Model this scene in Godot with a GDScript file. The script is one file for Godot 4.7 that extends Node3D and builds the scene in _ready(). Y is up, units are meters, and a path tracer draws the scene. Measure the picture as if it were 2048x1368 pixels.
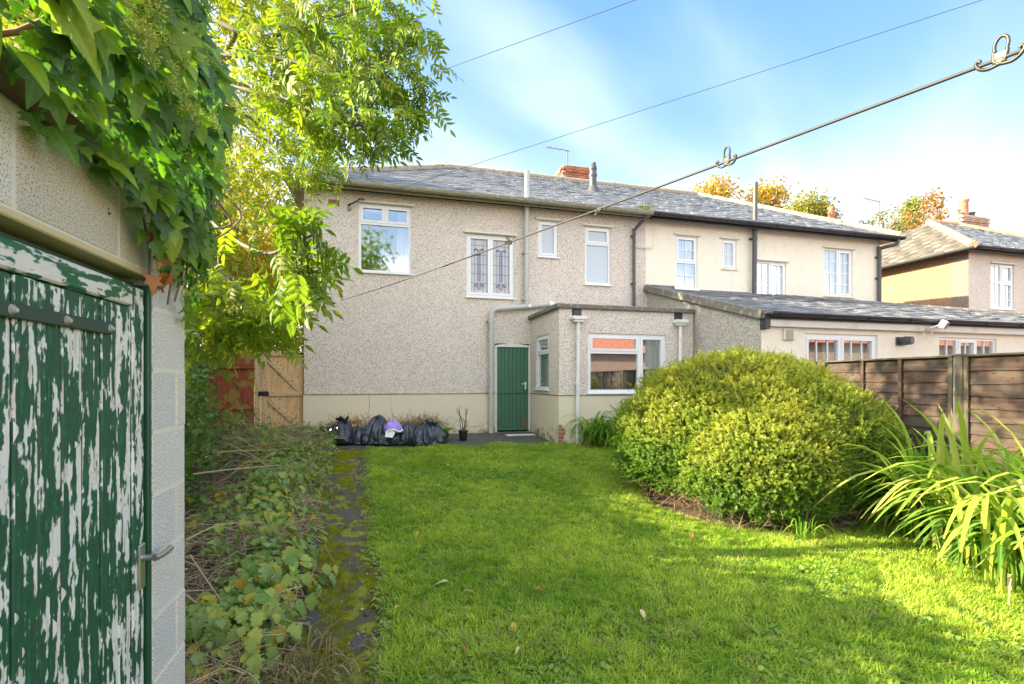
extends Node3D

const EYE := 1.17
const YAW := 0.25638
var rng := RandomNumberGenerator.new()
var taken := {}
var M := {}
var sun_to := Vector3.ZERO


class MB:
	var v := PackedVector3Array()
	var n := PackedVector3Array()
	var uv := PackedVector2Array()
	var col := PackedColorArray()
	var ix := PackedInt32Array()
	var tint := Color.WHITE
	var swap := false

	func tri(a: Vector3, b: Vector3, c: Vector3, ua = null, ub = null, uc = null) -> void:
		var nn := (b - a).cross(c - a).normalized()
		var k := v.size()
		for p in [a, b, c]:
			v.append(p)
			n.append(nn)
			col.append(tint)
		if ua == null:
			for p in [a, b, c]:
				uv.append(plan(p, nn))
		else:
			uv.append(ua)
			uv.append(ub)
			uv.append(uc)
		ix.append_array([k, k + 2, k + 1])

	func plan(p: Vector3, nn: Vector3) -> Vector2:
		var m := nn.abs()
		var r := Vector2(p.x, -p.y)
		if m.x >= m.y and m.x >= m.z:
			r = Vector2(p.z, -p.y)
		elif m.y >= m.z:
			r = Vector2(p.x, p.z)
		return Vector2(r.y, r.x) if swap else r

	func quad(a: Vector3, b: Vector3, c: Vector3, d: Vector3) -> void:
		var nn := (b - a).cross(c - a).normalized()
		var k := v.size()
		for p in [a, b, c, d]:
			v.append(p)
			n.append(nn)
			col.append(tint)
			uv.append(plan(p, nn))
		ix.append_array([k, k + 2, k + 1, k, k + 3, k + 2])

	func box(lo: Vector3, hi: Vector3, bev := 0.0, xf := Transform3D.IDENTITY) -> void:
		var c := (lo + hi) / 2.0
		var h := (hi - lo) / 2.0
		var b: float = minf(bev, minf(h.x, minf(h.y, h.z)) * 0.9)
		for ax in 3:
			for s in [-1.0, 1.0]:
				var u := (ax + 1) % 3
				var w := (ax + 2) % 3
				var q := []
				for t in [[-1, -1], [1, -1], [1, 1], [-1, 1]]:
					var p := Vector3.ZERO
					p[ax] = s * h[ax]
					p[u] = t[0] * (h[u] - b)
					p[w] = t[1] * (h[w] - b)
					q.append(xf * (c + p))
				if s > 0:
					quad(q[0], q[1], q[2], q[3])
				else:
					quad(q[3], q[2], q[1], q[0])
		if b <= 0.0:
			return
		for ax in 3:
			var u := (ax + 1) % 3
			var w := (ax + 2) % 3
			for su in [-1.0, 1.0]:
				for sw in [-1.0, 1.0]:
					var q := []
					for t in [[-1, 0], [1, 0], [1, 1], [-1, 1]]:
						var p := Vector3.ZERO
						p[ax] = t[0] * (h[ax] - b)
						p[u] = su * (h[u] - (b if t[1] == 1 else 0.0))
						p[w] = sw * (h[w] - (0.0 if t[1] == 1 else b))
						q.append(xf * (c + p))
					if su * sw > 0:
						quad(q[0], q[1], q[2], q[3])
					else:
						quad(q[3], q[2], q[1], q[0])
		for sx in [-1.0, 1.0]:
			for sy in [-1.0, 1.0]:
				for sz in [-1.0, 1.0]:
					var s := Vector3(sx, sy, sz)
					var e := c + s * h
					var p := xf * (e - Vector3(0, sy * b, sz * b))
					var q := xf * (e - Vector3(sx * b, 0, sz * b))
					var r := xf * (e - Vector3(sx * b, sy * b, 0))
					if sx * sy * sz > 0:
						tri(p, q, r)
					else:
						tri(p, r, q)

	func tube(path: Array, radii: Array, sides := 6, caps := true) -> void:
		var k := v.size()
		var m := path.size()
		var side := Vector3.ZERO
		var along := 0.0
		for i in m:
			var t: Vector3 = (path[mini(i + 1, m - 1)] - path[maxi(i - 1, 0)]).normalized()
			if i == 0:
				side = t.cross(Vector3.UP if absf(t.y) < 0.9 else Vector3.RIGHT).normalized()
			else:
				along += (path[i] - path[i - 1]).length()
				side = (side - t * side.dot(t)).normalized()
			var up := t.cross(side)
			var r: float = radii[mini(i, radii.size() - 1)]
			for j in sides + 1:
				var a := TAU * j / sides
				var d := side * cos(a) + up * sin(a)
				v.append(path[i] + d * r)
				n.append(d)
				uv.append(Vector2(a / TAU * 0.4, along))
				col.append(tint)
		for i in m - 1:
			for j in sides:
				var a := k + i * (sides + 1) + j
				var b := a + sides + 1
				ix.append_array([a, b + 1, a + 1, a, b, b + 1])
		if caps:
			for e in [0, m - 1]:
				var c := v.size()
				var t: Vector3 = (path[0] - path[1]).normalized() if e == 0 else (path[m - 1] - path[m - 2]).normalized()
				v.append(path[e])
				n.append(t)
				uv.append(Vector2.ZERO)
				col.append(tint)
				for j in sides + 1:
					v.append(v[k + e * (sides + 1) + j])
					n.append(t)
					uv.append(Vector2.ZERO)
					col.append(tint)
				for j in sides:
					if e == 0:
						ix.append_array([c, c + 1 + j, c + 2 + j])
					else:
						ix.append_array([c, c + 2 + j, c + 1 + j])

	func cyl(a: Vector3, b: Vector3, r: float, sides := 12, r2 := -1.0) -> void:
		tube([a, b], [r, r if r2 < 0 else r2], sides)

	# profile: [radius, height] from bottom to top, round the y axis at c
	func lathe(profile: Array, sides: int, c: Vector3, wob := 0.0, flat := 1.0) -> void:
		var k := v.size()
		var m := profile.size()
		for i in m:
			var p0: Vector2 = profile[maxi(i - 1, 0)]
			var p1: Vector2 = profile[mini(i + 1, m - 1)]
			var t := (p1 - p0).normalized()
			for j in sides + 1:
				var a := TAU * j / sides
				var d := Vector3(cos(a), 0, sin(a) * flat)
				v.append(c + d * profile[i].x + Vector3(0, profile[i].y, 0))
				n.append((d * t.y + Vector3(0, -t.x, 0)).normalized())
				uv.append(Vector2(a / TAU, profile[i].y))
				col.append(tint)
		for i in m - 1:
			for j in sides:
				var a := k + i * (sides + 1) + j
				var b := a + sides + 1
				ix.append_array([a, a + 1, b + 1, a, b + 1, b])

	# polygon in the plane (u, w) at o, counter-clockwise seen from outside, thickness th going inward
	func slab(poly: PackedVector2Array, o: Vector3, u: Vector3, w: Vector3, th: float) -> void:
		var nn := u.cross(w).normalized()
		var t := Geometry2D.triangulate_polygon(poly)
		for i in range(0, t.size(), 3):
			var q := []
			for j in 3:
				q.append(o + u * poly[t[i + j]].x + w * poly[t[i + j]].y)
			if (q[1] - q[0]).cross(q[2] - q[0]).dot(nn) < 0:
				q.reverse()
			tri(q[0], q[1], q[2])
			var s := nn * -th
			tri(q[2] + s, q[1] + s, q[0] + s)
		for i in poly.size():
			var a := o + u * poly[i].x + w * poly[i].y
			var p := poly[(i + 1) % poly.size()]
			var b := o + u * p.x + w * p.y
			quad(a, a - nn * th, b - nn * th, b)

	# wall in the plane (u, up) at a, with rectangular openings [x0, y0, x1, y1]
	func wall(a: Vector3, u: Vector3, w: float, h: float, holes: Array, th := 0.24) -> void:
		var xs := [0.0, w]
		var ys := [0.0, h]
		for o in holes:
			xs.append_array([o[0], o[2]])
			ys.append_array([o[1], o[3]])
		xs.sort()
		ys.sort()
		var nn := u.cross(Vector3.UP)
		var back := nn * -th
		var at := func(x: float, y: float) -> Vector3: return a + u * x + Vector3(0, y, 0)
		for i in xs.size() - 1:
			if xs[i + 1] - xs[i] < 1e-5:
				continue
			for j in ys.size() - 1:
				if ys[j + 1] - ys[j] < 1e-5:
					continue
				var mx: float = (xs[i] + xs[i + 1]) / 2.0
				var my: float = (ys[j] + ys[j + 1]) / 2.0
				var gone := false
				for o in holes:
					gone = gone or (mx > o[0] and mx < o[2] and my > o[1] and my < o[3])
				if gone:
					continue
				var p: Vector3 = at.call(xs[i], ys[j])
				var q: Vector3 = at.call(xs[i + 1], ys[j])
				var r: Vector3 = at.call(xs[i + 1], ys[j + 1])
				var s: Vector3 = at.call(xs[i], ys[j + 1])
				quad(p, q, r, s)
				quad(s + back, r + back, q + back, p + back)
		for o in holes + [[w, h, 0.0, 0.0]]:
			var p: Vector3 = at.call(o[0], o[1])
			var q: Vector3 = at.call(o[2], o[1])
			var r: Vector3 = at.call(o[2], o[3])
			var s: Vector3 = at.call(o[0], o[3])
			quad(p, p + back, q + back, q) if o[0] > o[2] else quad(q, q + back, p + back, p)
			for e in [[q, r], [r, s], [s, p]]:
				quad(e[0], e[0] + back, e[1] + back, e[1]) if o[0] > o[2] else quad(e[1], e[1] + back, e[0] + back, e[0])

	func mesh(smooth := false) -> ArrayMesh:
		var a := []
		a.resize(Mesh.ARRAY_MAX)
		a[Mesh.ARRAY_VERTEX] = v
		a[Mesh.ARRAY_NORMAL] = n
		a[Mesh.ARRAY_TEX_UV] = uv
		a[Mesh.ARRAY_COLOR] = col
		a[Mesh.ARRAY_INDEX] = ix
		var m := ArrayMesh.new()
		m.add_surface_from_arrays(Mesh.PRIMITIVE_TRIANGLES, a)
		return m


# ---------------------------------------------------------------- naming and building
func thing(called: String, label: String, category: String, at := Vector3.ZERO, group := "") -> Node3D:
	var o := Node3D.new()
	o.name = numbered(called)
	add_child(o, true)
	o.position = at
	return tag(o, label, category, group)


func numbered(called: String) -> String:
	taken[called] = taken.get(called, -1) + 1
	return called if taken[called] == 0 else "%s_%03d" % [called, taken[called]]


func tag(o: Node3D, label: String, category: String, group := "") -> Node3D:
	o.set_meta("label", label)
	o.set_meta("category", category)
	if group:
		o.set_meta("group", group)
	return o


# a mesh in world coordinates as a part of parent
func part(called: String, m, mt: Material, parent: Node3D, stuff := false) -> MeshInstance3D:
	var o := MeshInstance3D.new()
	o.mesh = m.mesh() if m is MB else m
	o.material_override = mt
	return put(o, called, parent, stuff)


func put(o, called: String, parent: Node3D, stuff := false, local := false):
	var key := "%d/%s" % [parent.get_instance_id(), called]
	if parent == self:
		key = called
	taken[key] = taken.get(key, -1) + 1
	o.name = called if taken[key] == 0 else "%s_%03d" % [called, taken[key]]
	parent.add_child(o, true)
	if not local:
		o.transform = parent.global_transform.affine_inverse() * o.transform
	if stuff:
		o.set_meta("kind", "stuff")
	return o


func lpart(called: String, m, mt: Material, parent: Node3D) -> MeshInstance3D:
	var o := MeshInstance3D.new()
	o.mesh = m.mesh() if m is MB else m
	o.material_override = mt
	return put(o, called, parent, false, true)


func struct(called: String, m: MB, mt: Material) -> MeshInstance3D:
	var o := part(called, m, mt, self)
	o.set_meta("kind", "structure")
	return o


func scatter(called: String, mesh: Mesh, mt: Material, where: Array, tints: Array, parent: Node3D, stuff := true) -> MultiMeshInstance3D:
	var mm := MultiMesh.new()
	mm.transform_format = MultiMesh.TRANSFORM_3D
	mm.use_colors = true
	mm.instance_count = where.size()
	mm.mesh = mesh
	for i in where.size():
		mm.set_instance_transform(i, where[i])
		mm.set_instance_color(i, tints[i % tints.size()])
	var o := MultiMeshInstance3D.new()
	o.multimesh = mm
	o.material_override = mt
	return put(o, called, parent, stuff)


# single parts for those that show largest, the rest as one part of stuff
func pieces(called: String, rest: String, meshes: Array, mats: Array, rest_mat: Material, where: Array, tints: Array, parent: Node3D, most := 300) -> void:
	var eye := Vector3(0, EYE, 0)
	var order := range(where.size())
	order.sort_custom(func(a, b): return (where[a].origin - eye).length_squared() / where[a].basis.x.length_squared() < (where[b].origin - eye).length_squared() / where[b].basis.x.length_squared())
	for i in mini(most, order.size()):
		var o := MeshInstance3D.new()
		o.mesh = meshes[order[i] % meshes.size()]
		o.material_override = mats[(order[i] * 7 + i) % mats.size()]
		o.transform = where[order[i]]
		put(o, called, parent)
	if order.size() > most:
		var w := []
		var t := []
		for i in range(most, order.size()):
			w.append(where[order[i]])
			t.append(tints[order[i] % tints.size()])
		scatter(rest, meshes[0], rest_mat, w, t, parent)


func r(a: float, b: float) -> float:
	return rng.randf_range(a, b)


func rv(s: float) -> Vector3:
	return Vector3(r(-s, s), r(-s, s), r(-s, s))


func lin(a: float, b: float, c: float) -> Color:
	return Color(a, b, c)


func mixc(a: Color, b: Color) -> Color:
	return a.lerp(b, rng.randf()) * r(0.8, 1.2)


func ground_y(x: float, z: float) -> float:
	return -0.045 * clampf(10.78 + z, 0.0, 14.0)


# the point seen at a pixel of the 2048-wide photograph, at a given distance
func at(px: float, py: float, d: float) -> Vector3:
	var u := (px - 1024.0) / 969.0
	return Vector3(d * (sin(YAW) + u * cos(YAW)), EYE + d * (762.0 - py) / 969.0, d * (-cos(YAW) + u * sin(YAW)))


func spline(p: Array, steps := 5) -> Array:
	var out := []
	for i in p.size() - 1:
		var a: Vector3 = p[maxi(i - 1, 0)]
		var d: Vector3 = p[mini(i + 2, p.size() - 1)]
		for k in steps:
			out.append(p[i].cubic_interpolate(p[i + 1], a, d, float(k) / steps))
	out.append(p[-1])
	return out


func taper(a: float, b: float, k: int) -> Array:
	var out := []
	for i in k:
		out.append(lerpf(a, b, float(i) / (k - 1)))
	return out


# ---------------------------------------------------------------- materials
func noise(w: int, h: int, freq: float, seed_: int, oct := 4, kind := FastNoiseLite.TYPE_SIMPLEX_SMOOTH, sx := 1, sy := 1, cell := FastNoiseLite.RETURN_DISTANCE) -> PackedByteArray:
	var f := FastNoiseLite.new()
	f.noise_type = kind
	f.frequency = freq
	f.seed = seed_
	f.fractal_octaves = oct
	f.fractal_type = FastNoiseLite.FRACTAL_FBM if oct > 1 else FastNoiseLite.FRACTAL_NONE
	f.cellular_return_type = cell
	var im := f.get_image(w / sx, h / sy, false, false, true) if kind == FastNoiseLite.TYPE_CELLULAR else f.get_seamless_image(w / sx, h / sy, false, false, 0.15, true)
	im.convert(Image.FORMAT_L8)
	if sx > 1 or sy > 1:
		im.resize(w, h, Image.INTERPOLATE_CUBIC)
	return im.get_data()


# colours laid over one another where a noise passes from lo to hi; colours are real-world linear values
func paint(w: int, h: int, base: Color, layers: Array) -> ImageTexture:
	var out := PackedByteArray()
	out.resize(w * h * 3)
	var tabs := []
	for l in layers:
		var t := PackedFloat32Array()
		for i in 256:
			t.append(smoothstep(l[1], l[2], i / 255.0) * l[3].a if l[1] < l[2] else (1.0 - smoothstep(l[2], l[1], i / 255.0)) * l[3].a)
		tabs.append(t)
	var b := base.linear_to_srgb()
	var cs := []
	for l in layers:
		cs.append(l[3].linear_to_srgb())
	var nl := layers.size()
	for i in w * h:
		var x := b.r
		var y := b.g
		var z := b.b
		for k in nl:
			var t: float = tabs[k][layers[k][0][i]]
			var c: Color = cs[k]
			x += (c.r - x) * t
			y += (c.g - y) * t
			z += (c.b - z) * t
		out[i * 3] = int(x * 255.0)
		out[i * 3 + 1] = int(y * 255.0)
		out[i * 3 + 2] = int(z * 255.0)
	return ImageTexture.create_from_image(Image.create_from_data(w, h, false, Image.FORMAT_RGB8, out))


func grey(w: int, h: int, b: PackedByteArray) -> ImageTexture:
	return ImageTexture.create_from_image(Image.create_from_data(w, h, false, Image.FORMAT_L8, b))


func mat(c: Color, rough := 0.8, tex: Texture2D = null, scale := 1.0, bump: Texture2D = null, cm := 0.5) -> StandardMaterial3D:
	var m := StandardMaterial3D.new()
	m.albedo_color = c.linear_to_srgb()
	m.roughness = rough
	m.albedo_texture = tex
	m.uv1_scale = Vector3(1, 1, 1) / scale
	if bump:
		m.heightmap_enabled = true
		m.heightmap_texture = bump
		m.heightmap_scale = cm
	return m


func leafy(rough := 0.5, back := Color(0.75, 0.9, 0.25), tex: Texture2D = null) -> StandardMaterial3D:
	var m := mat(Color.WHITE, rough, tex)
	m.vertex_color_use_as_albedo = true
	m.backlight_enabled = true
	m.backlight = back.linear_to_srgb()
	m.metallic_specular = 0.4
	return m


func make_materials() -> void:
	var cell := noise(1024, 1024, 0.24, 3, 1, FastNoiseLite.TYPE_CELLULAR, 1, 1, FastNoiseLite.RETURN_CELL_VALUE)
	var dist := noise(1024, 1024, 0.24, 3, 1, FastNoiseLite.TYPE_CELLULAR)
	var fine := noise(1024, 1024, 0.3, 8, 2)
	var big := noise(1024, 1024, 0.004, 5, 4)
	var streak := noise(1024, 1024, 0.012, 15, 4, FastNoiseLite.TYPE_SIMPLEX_SMOOTH, 1, 8)
	var peb := paint(1024, 1024, lin(0.83, 0.755, 0.68), [[cell, 0.3, 0.26, lin(0.6, 0.505, 0.4)], [cell, 0.15, 0.12, lin(0.26, 0.205, 0.16)], [cell, 0.8, 0.84, lin(0.8, 0.74, 0.66)], [fine, 0.5, 0.8, Color(0.36, 0.3, 0.25, 0.4)], [big, 0.45, 0.9, Color(0.5, 0.44, 0.37, 0.1)]])
	var pebh := grey(1024, 1024, dist)
	M.pebble = mat(lin(1, 1, 1), 0.9, peb, 2.3, pebh, -0.6)
	M.pebble_grey = mat(lin(0.62, 0.64, 0.64), 0.9, peb, 3.0, pebh, -0.8)
	M.pebble_dark = mat(lin(0.3, 0.27, 0.24), 0.9, peb, 2.4, pebh, -0.5)  # darker tint of the pebbledash for the corner strip
	M.pebble_tan = mat(lin(0.42, 0.29, 0.19), 0.9, peb, 2.4, pebh, -0.5)
	var f512 := noise(512, 512, 0.12, 21, 3)
	var b512 := noise(512, 512, 0.008, 22, 4)
	var f5t := grey(512, 512, f512)
	M.cream = mat(lin(1, 1, 1), 0.85, paint(512, 512, lin(0.86, 0.8, 0.66), [[f512, 0.5, 0.9, Color(0.76, 0.69, 0.55, 0.5)], [b512, 0.5, 0.9, Color(0.74, 0.68, 0.55, 0.4)]]), 1.6, f5t, 0.6)
	# plinth: painted render, green and brown towards the ground where it splashes; v runs down from the top over 1.1 m
	var pl := PackedByteArray()
	pl.resize(512 * 256)
	var pn := noise(512, 256, 0.02, 31, 4)
	for y in 256:
		for x in 512:
			pl[y * 512 + x] = clampi(int(pn[y * 512 + x] * 0.8 + (y - 138) * 1.35), 0, 255)
	var pf := noise(512, 256, 0.1, 33, 3)
	M.plinth = mat(lin(1, 1, 1), 0.85, paint(512, 256, lin(0.72, 0.64, 0.48), [[pf, 0.5, 1.0, Color(0.6, 0.52, 0.38, 0.5)], [pl, 0.5, 0.85, Color(0.42, 0.4, 0.2, 0.75)], [pl, 0.75, 1.0, Color(0.16, 0.15, 0.1, 0.8)]]), 1.0)
	M.plinth.uv1_scale = Vector3(0.4, 1.0 / 1.1, 1)
	M.plinth.uv1_offset = Vector3(0, 0.9 / 1.1, 0)
	M.white = mat(lin(0.8, 0.81, 0.82), 0.35)
	M.white_old = mat(lin(1, 1, 1), 0.5, paint(512, 512, lin(0.74, 0.74, 0.71), [[b512, 0.5, 0.9, Color(0.55, 0.54, 0.48, 0.5)]]), 1.5)
	M.trim = mat(lin(0.74, 0.7, 0.6), 0.6)
	M.pipe_grey = mat(lin(1, 1, 1), 0.45, paint(512, 512, lin(0.5, 0.5, 0.47), [[b512, 0.5, 0.85, Color(0.36, 0.34, 0.29, 0.6)]]), 1.3)
	M.gutter_old = mat(lin(1, 1, 1), 0.6, paint(512, 512, lin(0.36, 0.35, 0.27), [[f512, 0.45, 0.7, Color(0.17, 0.17, 0.1, 0.8)], [b512, 0.5, 0.8, Color(0.45, 0.44, 0.36, 0.6)]]), 0.9)
	M.black_plastic = mat(lin(0.03, 0.03, 0.033), 0.4)
	M.dark_pipe = mat(lin(0.075, 0.078, 0.08), 0.45)
	M.lead = mat(lin(0.17, 0.175, 0.18), 0.55, paint(512, 512, lin(1, 1, 1), [[b512, 0.4, 0.8, lin(0.6, 0.6, 0.6)]]), 1.1)
	M.metal = mat(lin(0.5, 0.5, 0.5), 0.35)
	M.metal.metallic = 0.9
	M.concrete_cap = mat(lin(1, 1, 1), 0.95, paint(512, 512, lin(0.2, 0.18, 0.15), [[f512, 0.5, 0.7, Color(0.1, 0.095, 0.075, 0.7)], [b512, 0.6, 0.75, Color(0.35, 0.33, 0.28, 0.8)]]), 0.7, f5t, 0.5)
	var slate := paint(512, 512, lin(0.9, 0.9, 0.9), [[f512, 0.5, 0.8, lin(0.55, 0.55, 0.55)], [b512, 0.55, 0.8, Color(0.75, 0.72, 0.6, 0.7)]])
	M.slate = mat(lin(1, 1, 1), 0.5, slate, 0.8)
	M.slate.vertex_color_use_as_albedo = true
	M.slates = []
	for c in [lin(0.22, 0.24, 0.27), lin(0.25, 0.27, 0.3), lin(0.29, 0.31, 0.34), lin(0.18, 0.195, 0.22), lin(0.26, 0.275, 0.295)]:
		M.slates.append(mat(c, 0.5, slate, 0.8))
	M.slate_tints = [lin(0.22, 0.24, 0.27), lin(0.25, 0.27, 0.3), lin(0.29, 0.31, 0.34), lin(0.18, 0.195, 0.22), lin(0.26, 0.275, 0.295), lin(0.13, 0.14, 0.16), lin(0.24, 0.255, 0.28)]
	M.slate_tints_old = [lin(0.15, 0.13, 0.09), lin(0.12, 0.105, 0.08), lin(0.2, 0.175, 0.12), lin(0.16, 0.14, 0.105), lin(0.1, 0.09, 0.07), lin(0.28, 0.25, 0.18)]
	M.deck = mat(lin(0.05, 0.05, 0.055), 0.9)
	M.ridge = mat(lin(1, 1, 1), 0.9, paint(512, 512, lin(0.36, 0.31, 0.23), [[f512, 0.5, 0.75, Color(0.2, 0.17, 0.12, 0.8)], [b512, 0.55, 0.75, Color(0.5, 0.47, 0.36, 0.7)]]), 0.9, f5t, 0.5)
	M.ridge_red = mat(lin(1, 1, 1), 0.85, paint(512, 512, lin(0.5, 0.27, 0.15), [[f512, 0.5, 0.75, Color(0.34, 0.2, 0.12, 0.7)]]), 0.9)
	M.brick = mat(lin(1, 1, 1), 0.9, paint(512, 512, lin(0.42, 0.16, 0.09), [[f512, 0.5, 0.75, Color(0.26, 0.1, 0.06, 0.7)], [b512, 0.6, 0.8, Color(0.5, 0.25, 0.16, 0.7)]]), 0.6, f5t, 0.4)
	M.brick_pale = mat(lin(1, 1, 1), 0.9, paint(512, 512, lin(0.5, 0.33, 0.23), [[f512, 0.5, 0.75, Color(0.32, 0.2, 0.14, 0.7)]]), 0.6)
	M.mortar = mat(lin(0.42, 0.38, 0.31), 0.95, null, 1.0)
	M.pot = mat(lin(0.5, 0.17, 0.09), 0.75, paint(512, 512, lin(1, 1, 1), [[b512, 0.5, 0.8, lin(0.6, 0.6, 0.6)]]), 0.7)
	# wood: grain runs along v
	var grain := noise(512, 512, 0.05, 41, 4, FastNoiseLite.TYPE_SIMPLEX_SMOOTH, 1, 16)
	var knots := noise(512, 512, 0.022, 42, 1, FastNoiseLite.TYPE_CELLULAR, 1, 2)
	var gt := grey(512, 512, grain)
	M.pine = mat(lin(1, 1, 1), 0.7, paint(512, 512, lin(0.72, 0.49, 0.25), [[grain, 0.4, 0.8, lin(0.58, 0.35, 0.15)], [b512, 0.5, 0.9, Color(0.62, 0.44, 0.25, 0.7)], [knots, 0.1, 0.04, lin(0.16, 0.08, 0.035)]]), 1.1, gt, 0.1)
	M.pine_grey = mat(lin(1, 1, 1), 0.75, paint(512, 512, lin(0.62, 0.47, 0.28), [[grain, 0.4, 0.8, lin(0.48, 0.34, 0.18)], [knots, 0.1, 0.04, lin(0.16, 0.08, 0.035)]]), 1.1, gt, 0.1)
	M.fence = []
	for c in [lin(0.78, 0.76, 0.76), lin(0.62, 0.6, 0.6), lin(0.76, 0.68, 0.62)]:
		M.fence.append(mat(c, 0.85, paint(512, 512, lin(0.105, 0.07, 0.048), [[grain, 0.4, 0.8, lin(0.066, 0.044, 0.031)], [b512, 0.5, 0.8, Color(0.105, 0.09, 0.07, 0.7)], [knots, 0.08, 0.03, lin(0.03, 0.018, 0.012)]]) if M.fence.is_empty() else M.fence[0].albedo_texture, 1.3, gt, 0.15))
	M.fence_post = mat(lin(1, 1, 1), 0.9, paint(512, 512, lin(0.105, 0.085, 0.055), [[grain, 0.4, 0.8, lin(0.06, 0.048, 0.033)], [b512, 0.5, 0.75, Color(0.12, 0.115, 0.06, 0.7)]]), 1.0, gt, 0.15)
	M.red_wood = mat(lin(1, 1, 1), 0.85, paint(512, 512, lin(0.3, 0.085, 0.04), [[grain, 0.4, 0.8, lin(0.2, 0.05, 0.025)], [b512, 0.48, 0.62, Color(0.3, 0.24, 0.05, 0.85)]]), 1.4, gt, 0.15)
	M.bark = mat(lin(1, 1, 1), 0.9, paint(512, 512, lin(0.3, 0.27, 0.18), [[grain, 0.4, 0.7, lin(0.16, 0.14, 0.09)], [b512, 0.5, 0.8, Color(0.22, 0.23, 0.12, 0.6)]]), 0.5, gt, 0.5)
	M.twig = mat(lin(0.2, 0.13, 0.075), 0.9)
	M.twig_dark = mat(lin(0.09, 0.06, 0.035), 0.9)
	M.straw = mat(lin(0.42, 0.32, 0.18), 0.9)
	M.straw_mm = mat(lin(1, 1, 1), 0.9)
	M.straw_mm.vertex_color_use_as_albedo = true
	# peeling door: green paint in long flakes over grey white primer and bare wood
	var pa := noise(512, 1024, 0.045, 51, 4, FastNoiseLite.TYPE_SIMPLEX_SMOOTH, 1, 8)
	var pb := noise(512, 1024, 0.008, 52, 3)
	var pg := noise(512, 1024, 0.11, 53, 3, FastNoiseLite.TYPE_SIMPLEX_SMOOTH, 1, 8)
	var pc := noise(512, 1024, 0.03, 54, 3, FastNoiseLite.TYPE_SIMPLEX_SMOOTH, 1, 2)
	var pd := noise(512, 1024, 0.09, 55, 3, FastNoiseLite.TYPE_SIMPLEX_SMOOTH, 1, 2)
	var near_edge := PackedFloat32Array()
	for x in 512:
		var z := x / 512.0 * 0.95 - 1.9
		var e := 0.0
		for q in [-1.893, -1.816, -1.72, -1.625, -1.536, -1.447, -1.3617, -1.272, -1.185, -1.11]:
			e = maxf(e, exp(-pow((z - q - 0.006) / 0.013, 2.0)) * (0.6 + 0.4 * sin(q * 37.0)))
		near_edge.append(e * 34.0 + (22.0 if z < -1.865 or z > -1.02 else 0.0))
	var mask := PackedByteArray()
	mask.resize(512 * 1024)
	for i in 512 * 1024:
		mask[i] = clampi(int(pa[i] * 0.42 + pb[i] * 0.24 + pg[i] * 0.14 + pd[i] * 0.2 + near_edge[i % 512]) - 6, 0, 255)
	var door := paint(512, 1024, lin(0.74, 0.74, 0.71), [[pg, 0.5, 0.85, lin(0.56, 0.53, 0.47)], [mask, 0.72, 0.8, lin(0.5, 0.42, 0.32)], [mask, 0.555, 0.54, lin(0.22, 0.27, 0.23)], [mask, 0.542, 0.53, lin(0.02, 0.105, 0.055)], [mask, 0.5, 0.38, lin(0.016, 0.075, 0.042)], [mask, 0.4, 0.25, lin(0.025, 0.15, 0.07)]])
	var rel := PackedByteArray()
	rel.resize(512 * 1024)
	for i in 512 * 1024:
		rel[i] = 210 - pg[i] / 8 if mask[i] < 138 else 120 + pg[i] / 6
	M.peel = mat(lin(1, 1, 1), 0.55, door, 1.0, grey(512, 1024, rel), 0.5)
	M.peel.uv1_scale = Vector3(1.0 / 0.95, 1.0 / 1.95, 1)
	M.peel_rail = mat(lin(1, 1, 1), 0.55, paint(512, 1024, lin(0.02, 0.13, 0.06), [[mask, 0.46, 0.475, lin(0.4, 0.42, 0.4)], [mask, 0.48, 0.5, lin(0.72, 0.7, 0.66)], [pg, 0.6, 0.8, Color(0.6, 0.52, 0.42, 0.3)]]), 1.0)
	M.peel_rail.uv1_scale = Vector3(1.0 / 0.95, 1.0 / 1.95, 1)
	M.green_frame = mat(lin(0.012, 0.075, 0.04), 0.4)
	M.green_strap = mat(lin(0.03, 0.06, 0.05), 0.5)
	M.green_door = mat(lin(1, 1, 1), 0.55, paint(512, 512, lin(0.05, 0.15, 0.085), [[b512, 0.5, 0.9, Color(0.065, 0.17, 0.1, 0.8)], [grain, 0.6, 0.9, Color(0.04, 0.125, 0.07, 0.6)]]), 1.4)
	# concrete blocks: pale grey with dark pits
	var pit := noise(512, 512, 0.09, 61, 1, FastNoiseLite.TYPE_CELLULAR)
	var bc := noise(512, 512, 0.09, 62, 3)
	M.blocks = []
	var bt := paint(512, 512, lin(0.7, 0.68, 0.64), [[bc, 0.5, 0.8, lin(0.56, 0.55, 0.53)], [pit, 0.2, 0.12, Color(0.2, 0.2, 0.19, 0.85)], [b512, 0.5, 0.9, Color(0.6, 0.58, 0.52, 0.6)]])
	for c in [lin(1, 1, 1), lin(0.92, 0.94, 0.97), lin(1.0, 0.98, 0.94)]:
		M.blocks.append(mat(c, 0.95, bt, 0.42, grey(512, 512, pit), 0.25))
	M.block_brown = mat(lin(0.84, 0.78, 0.68), 0.95, bt, 0.42)
	M.joint = mat(lin(0.68, 0.66, 0.58), 0.95)
	M.joint_yellow = mat(lin(0.6, 0.5, 0.3), 0.95)
	# ground
	var g1 := noise(1024, 1024, 0.02, 71, 5)
	var g2 := noise(1024, 1024, 0.2, 72, 3)
	M.soil = mat(lin(1, 1, 1), 1.0, paint(1024, 1024, lin(0.1, 0.07, 0.045), [[g1, 0.45, 0.8, lin(0.06, 0.042, 0.028)], [g2, 0.6, 0.75, lin(0.17, 0.125, 0.08)]]), 2.0, grey(1024, 1024, g2), 2.0)
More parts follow.
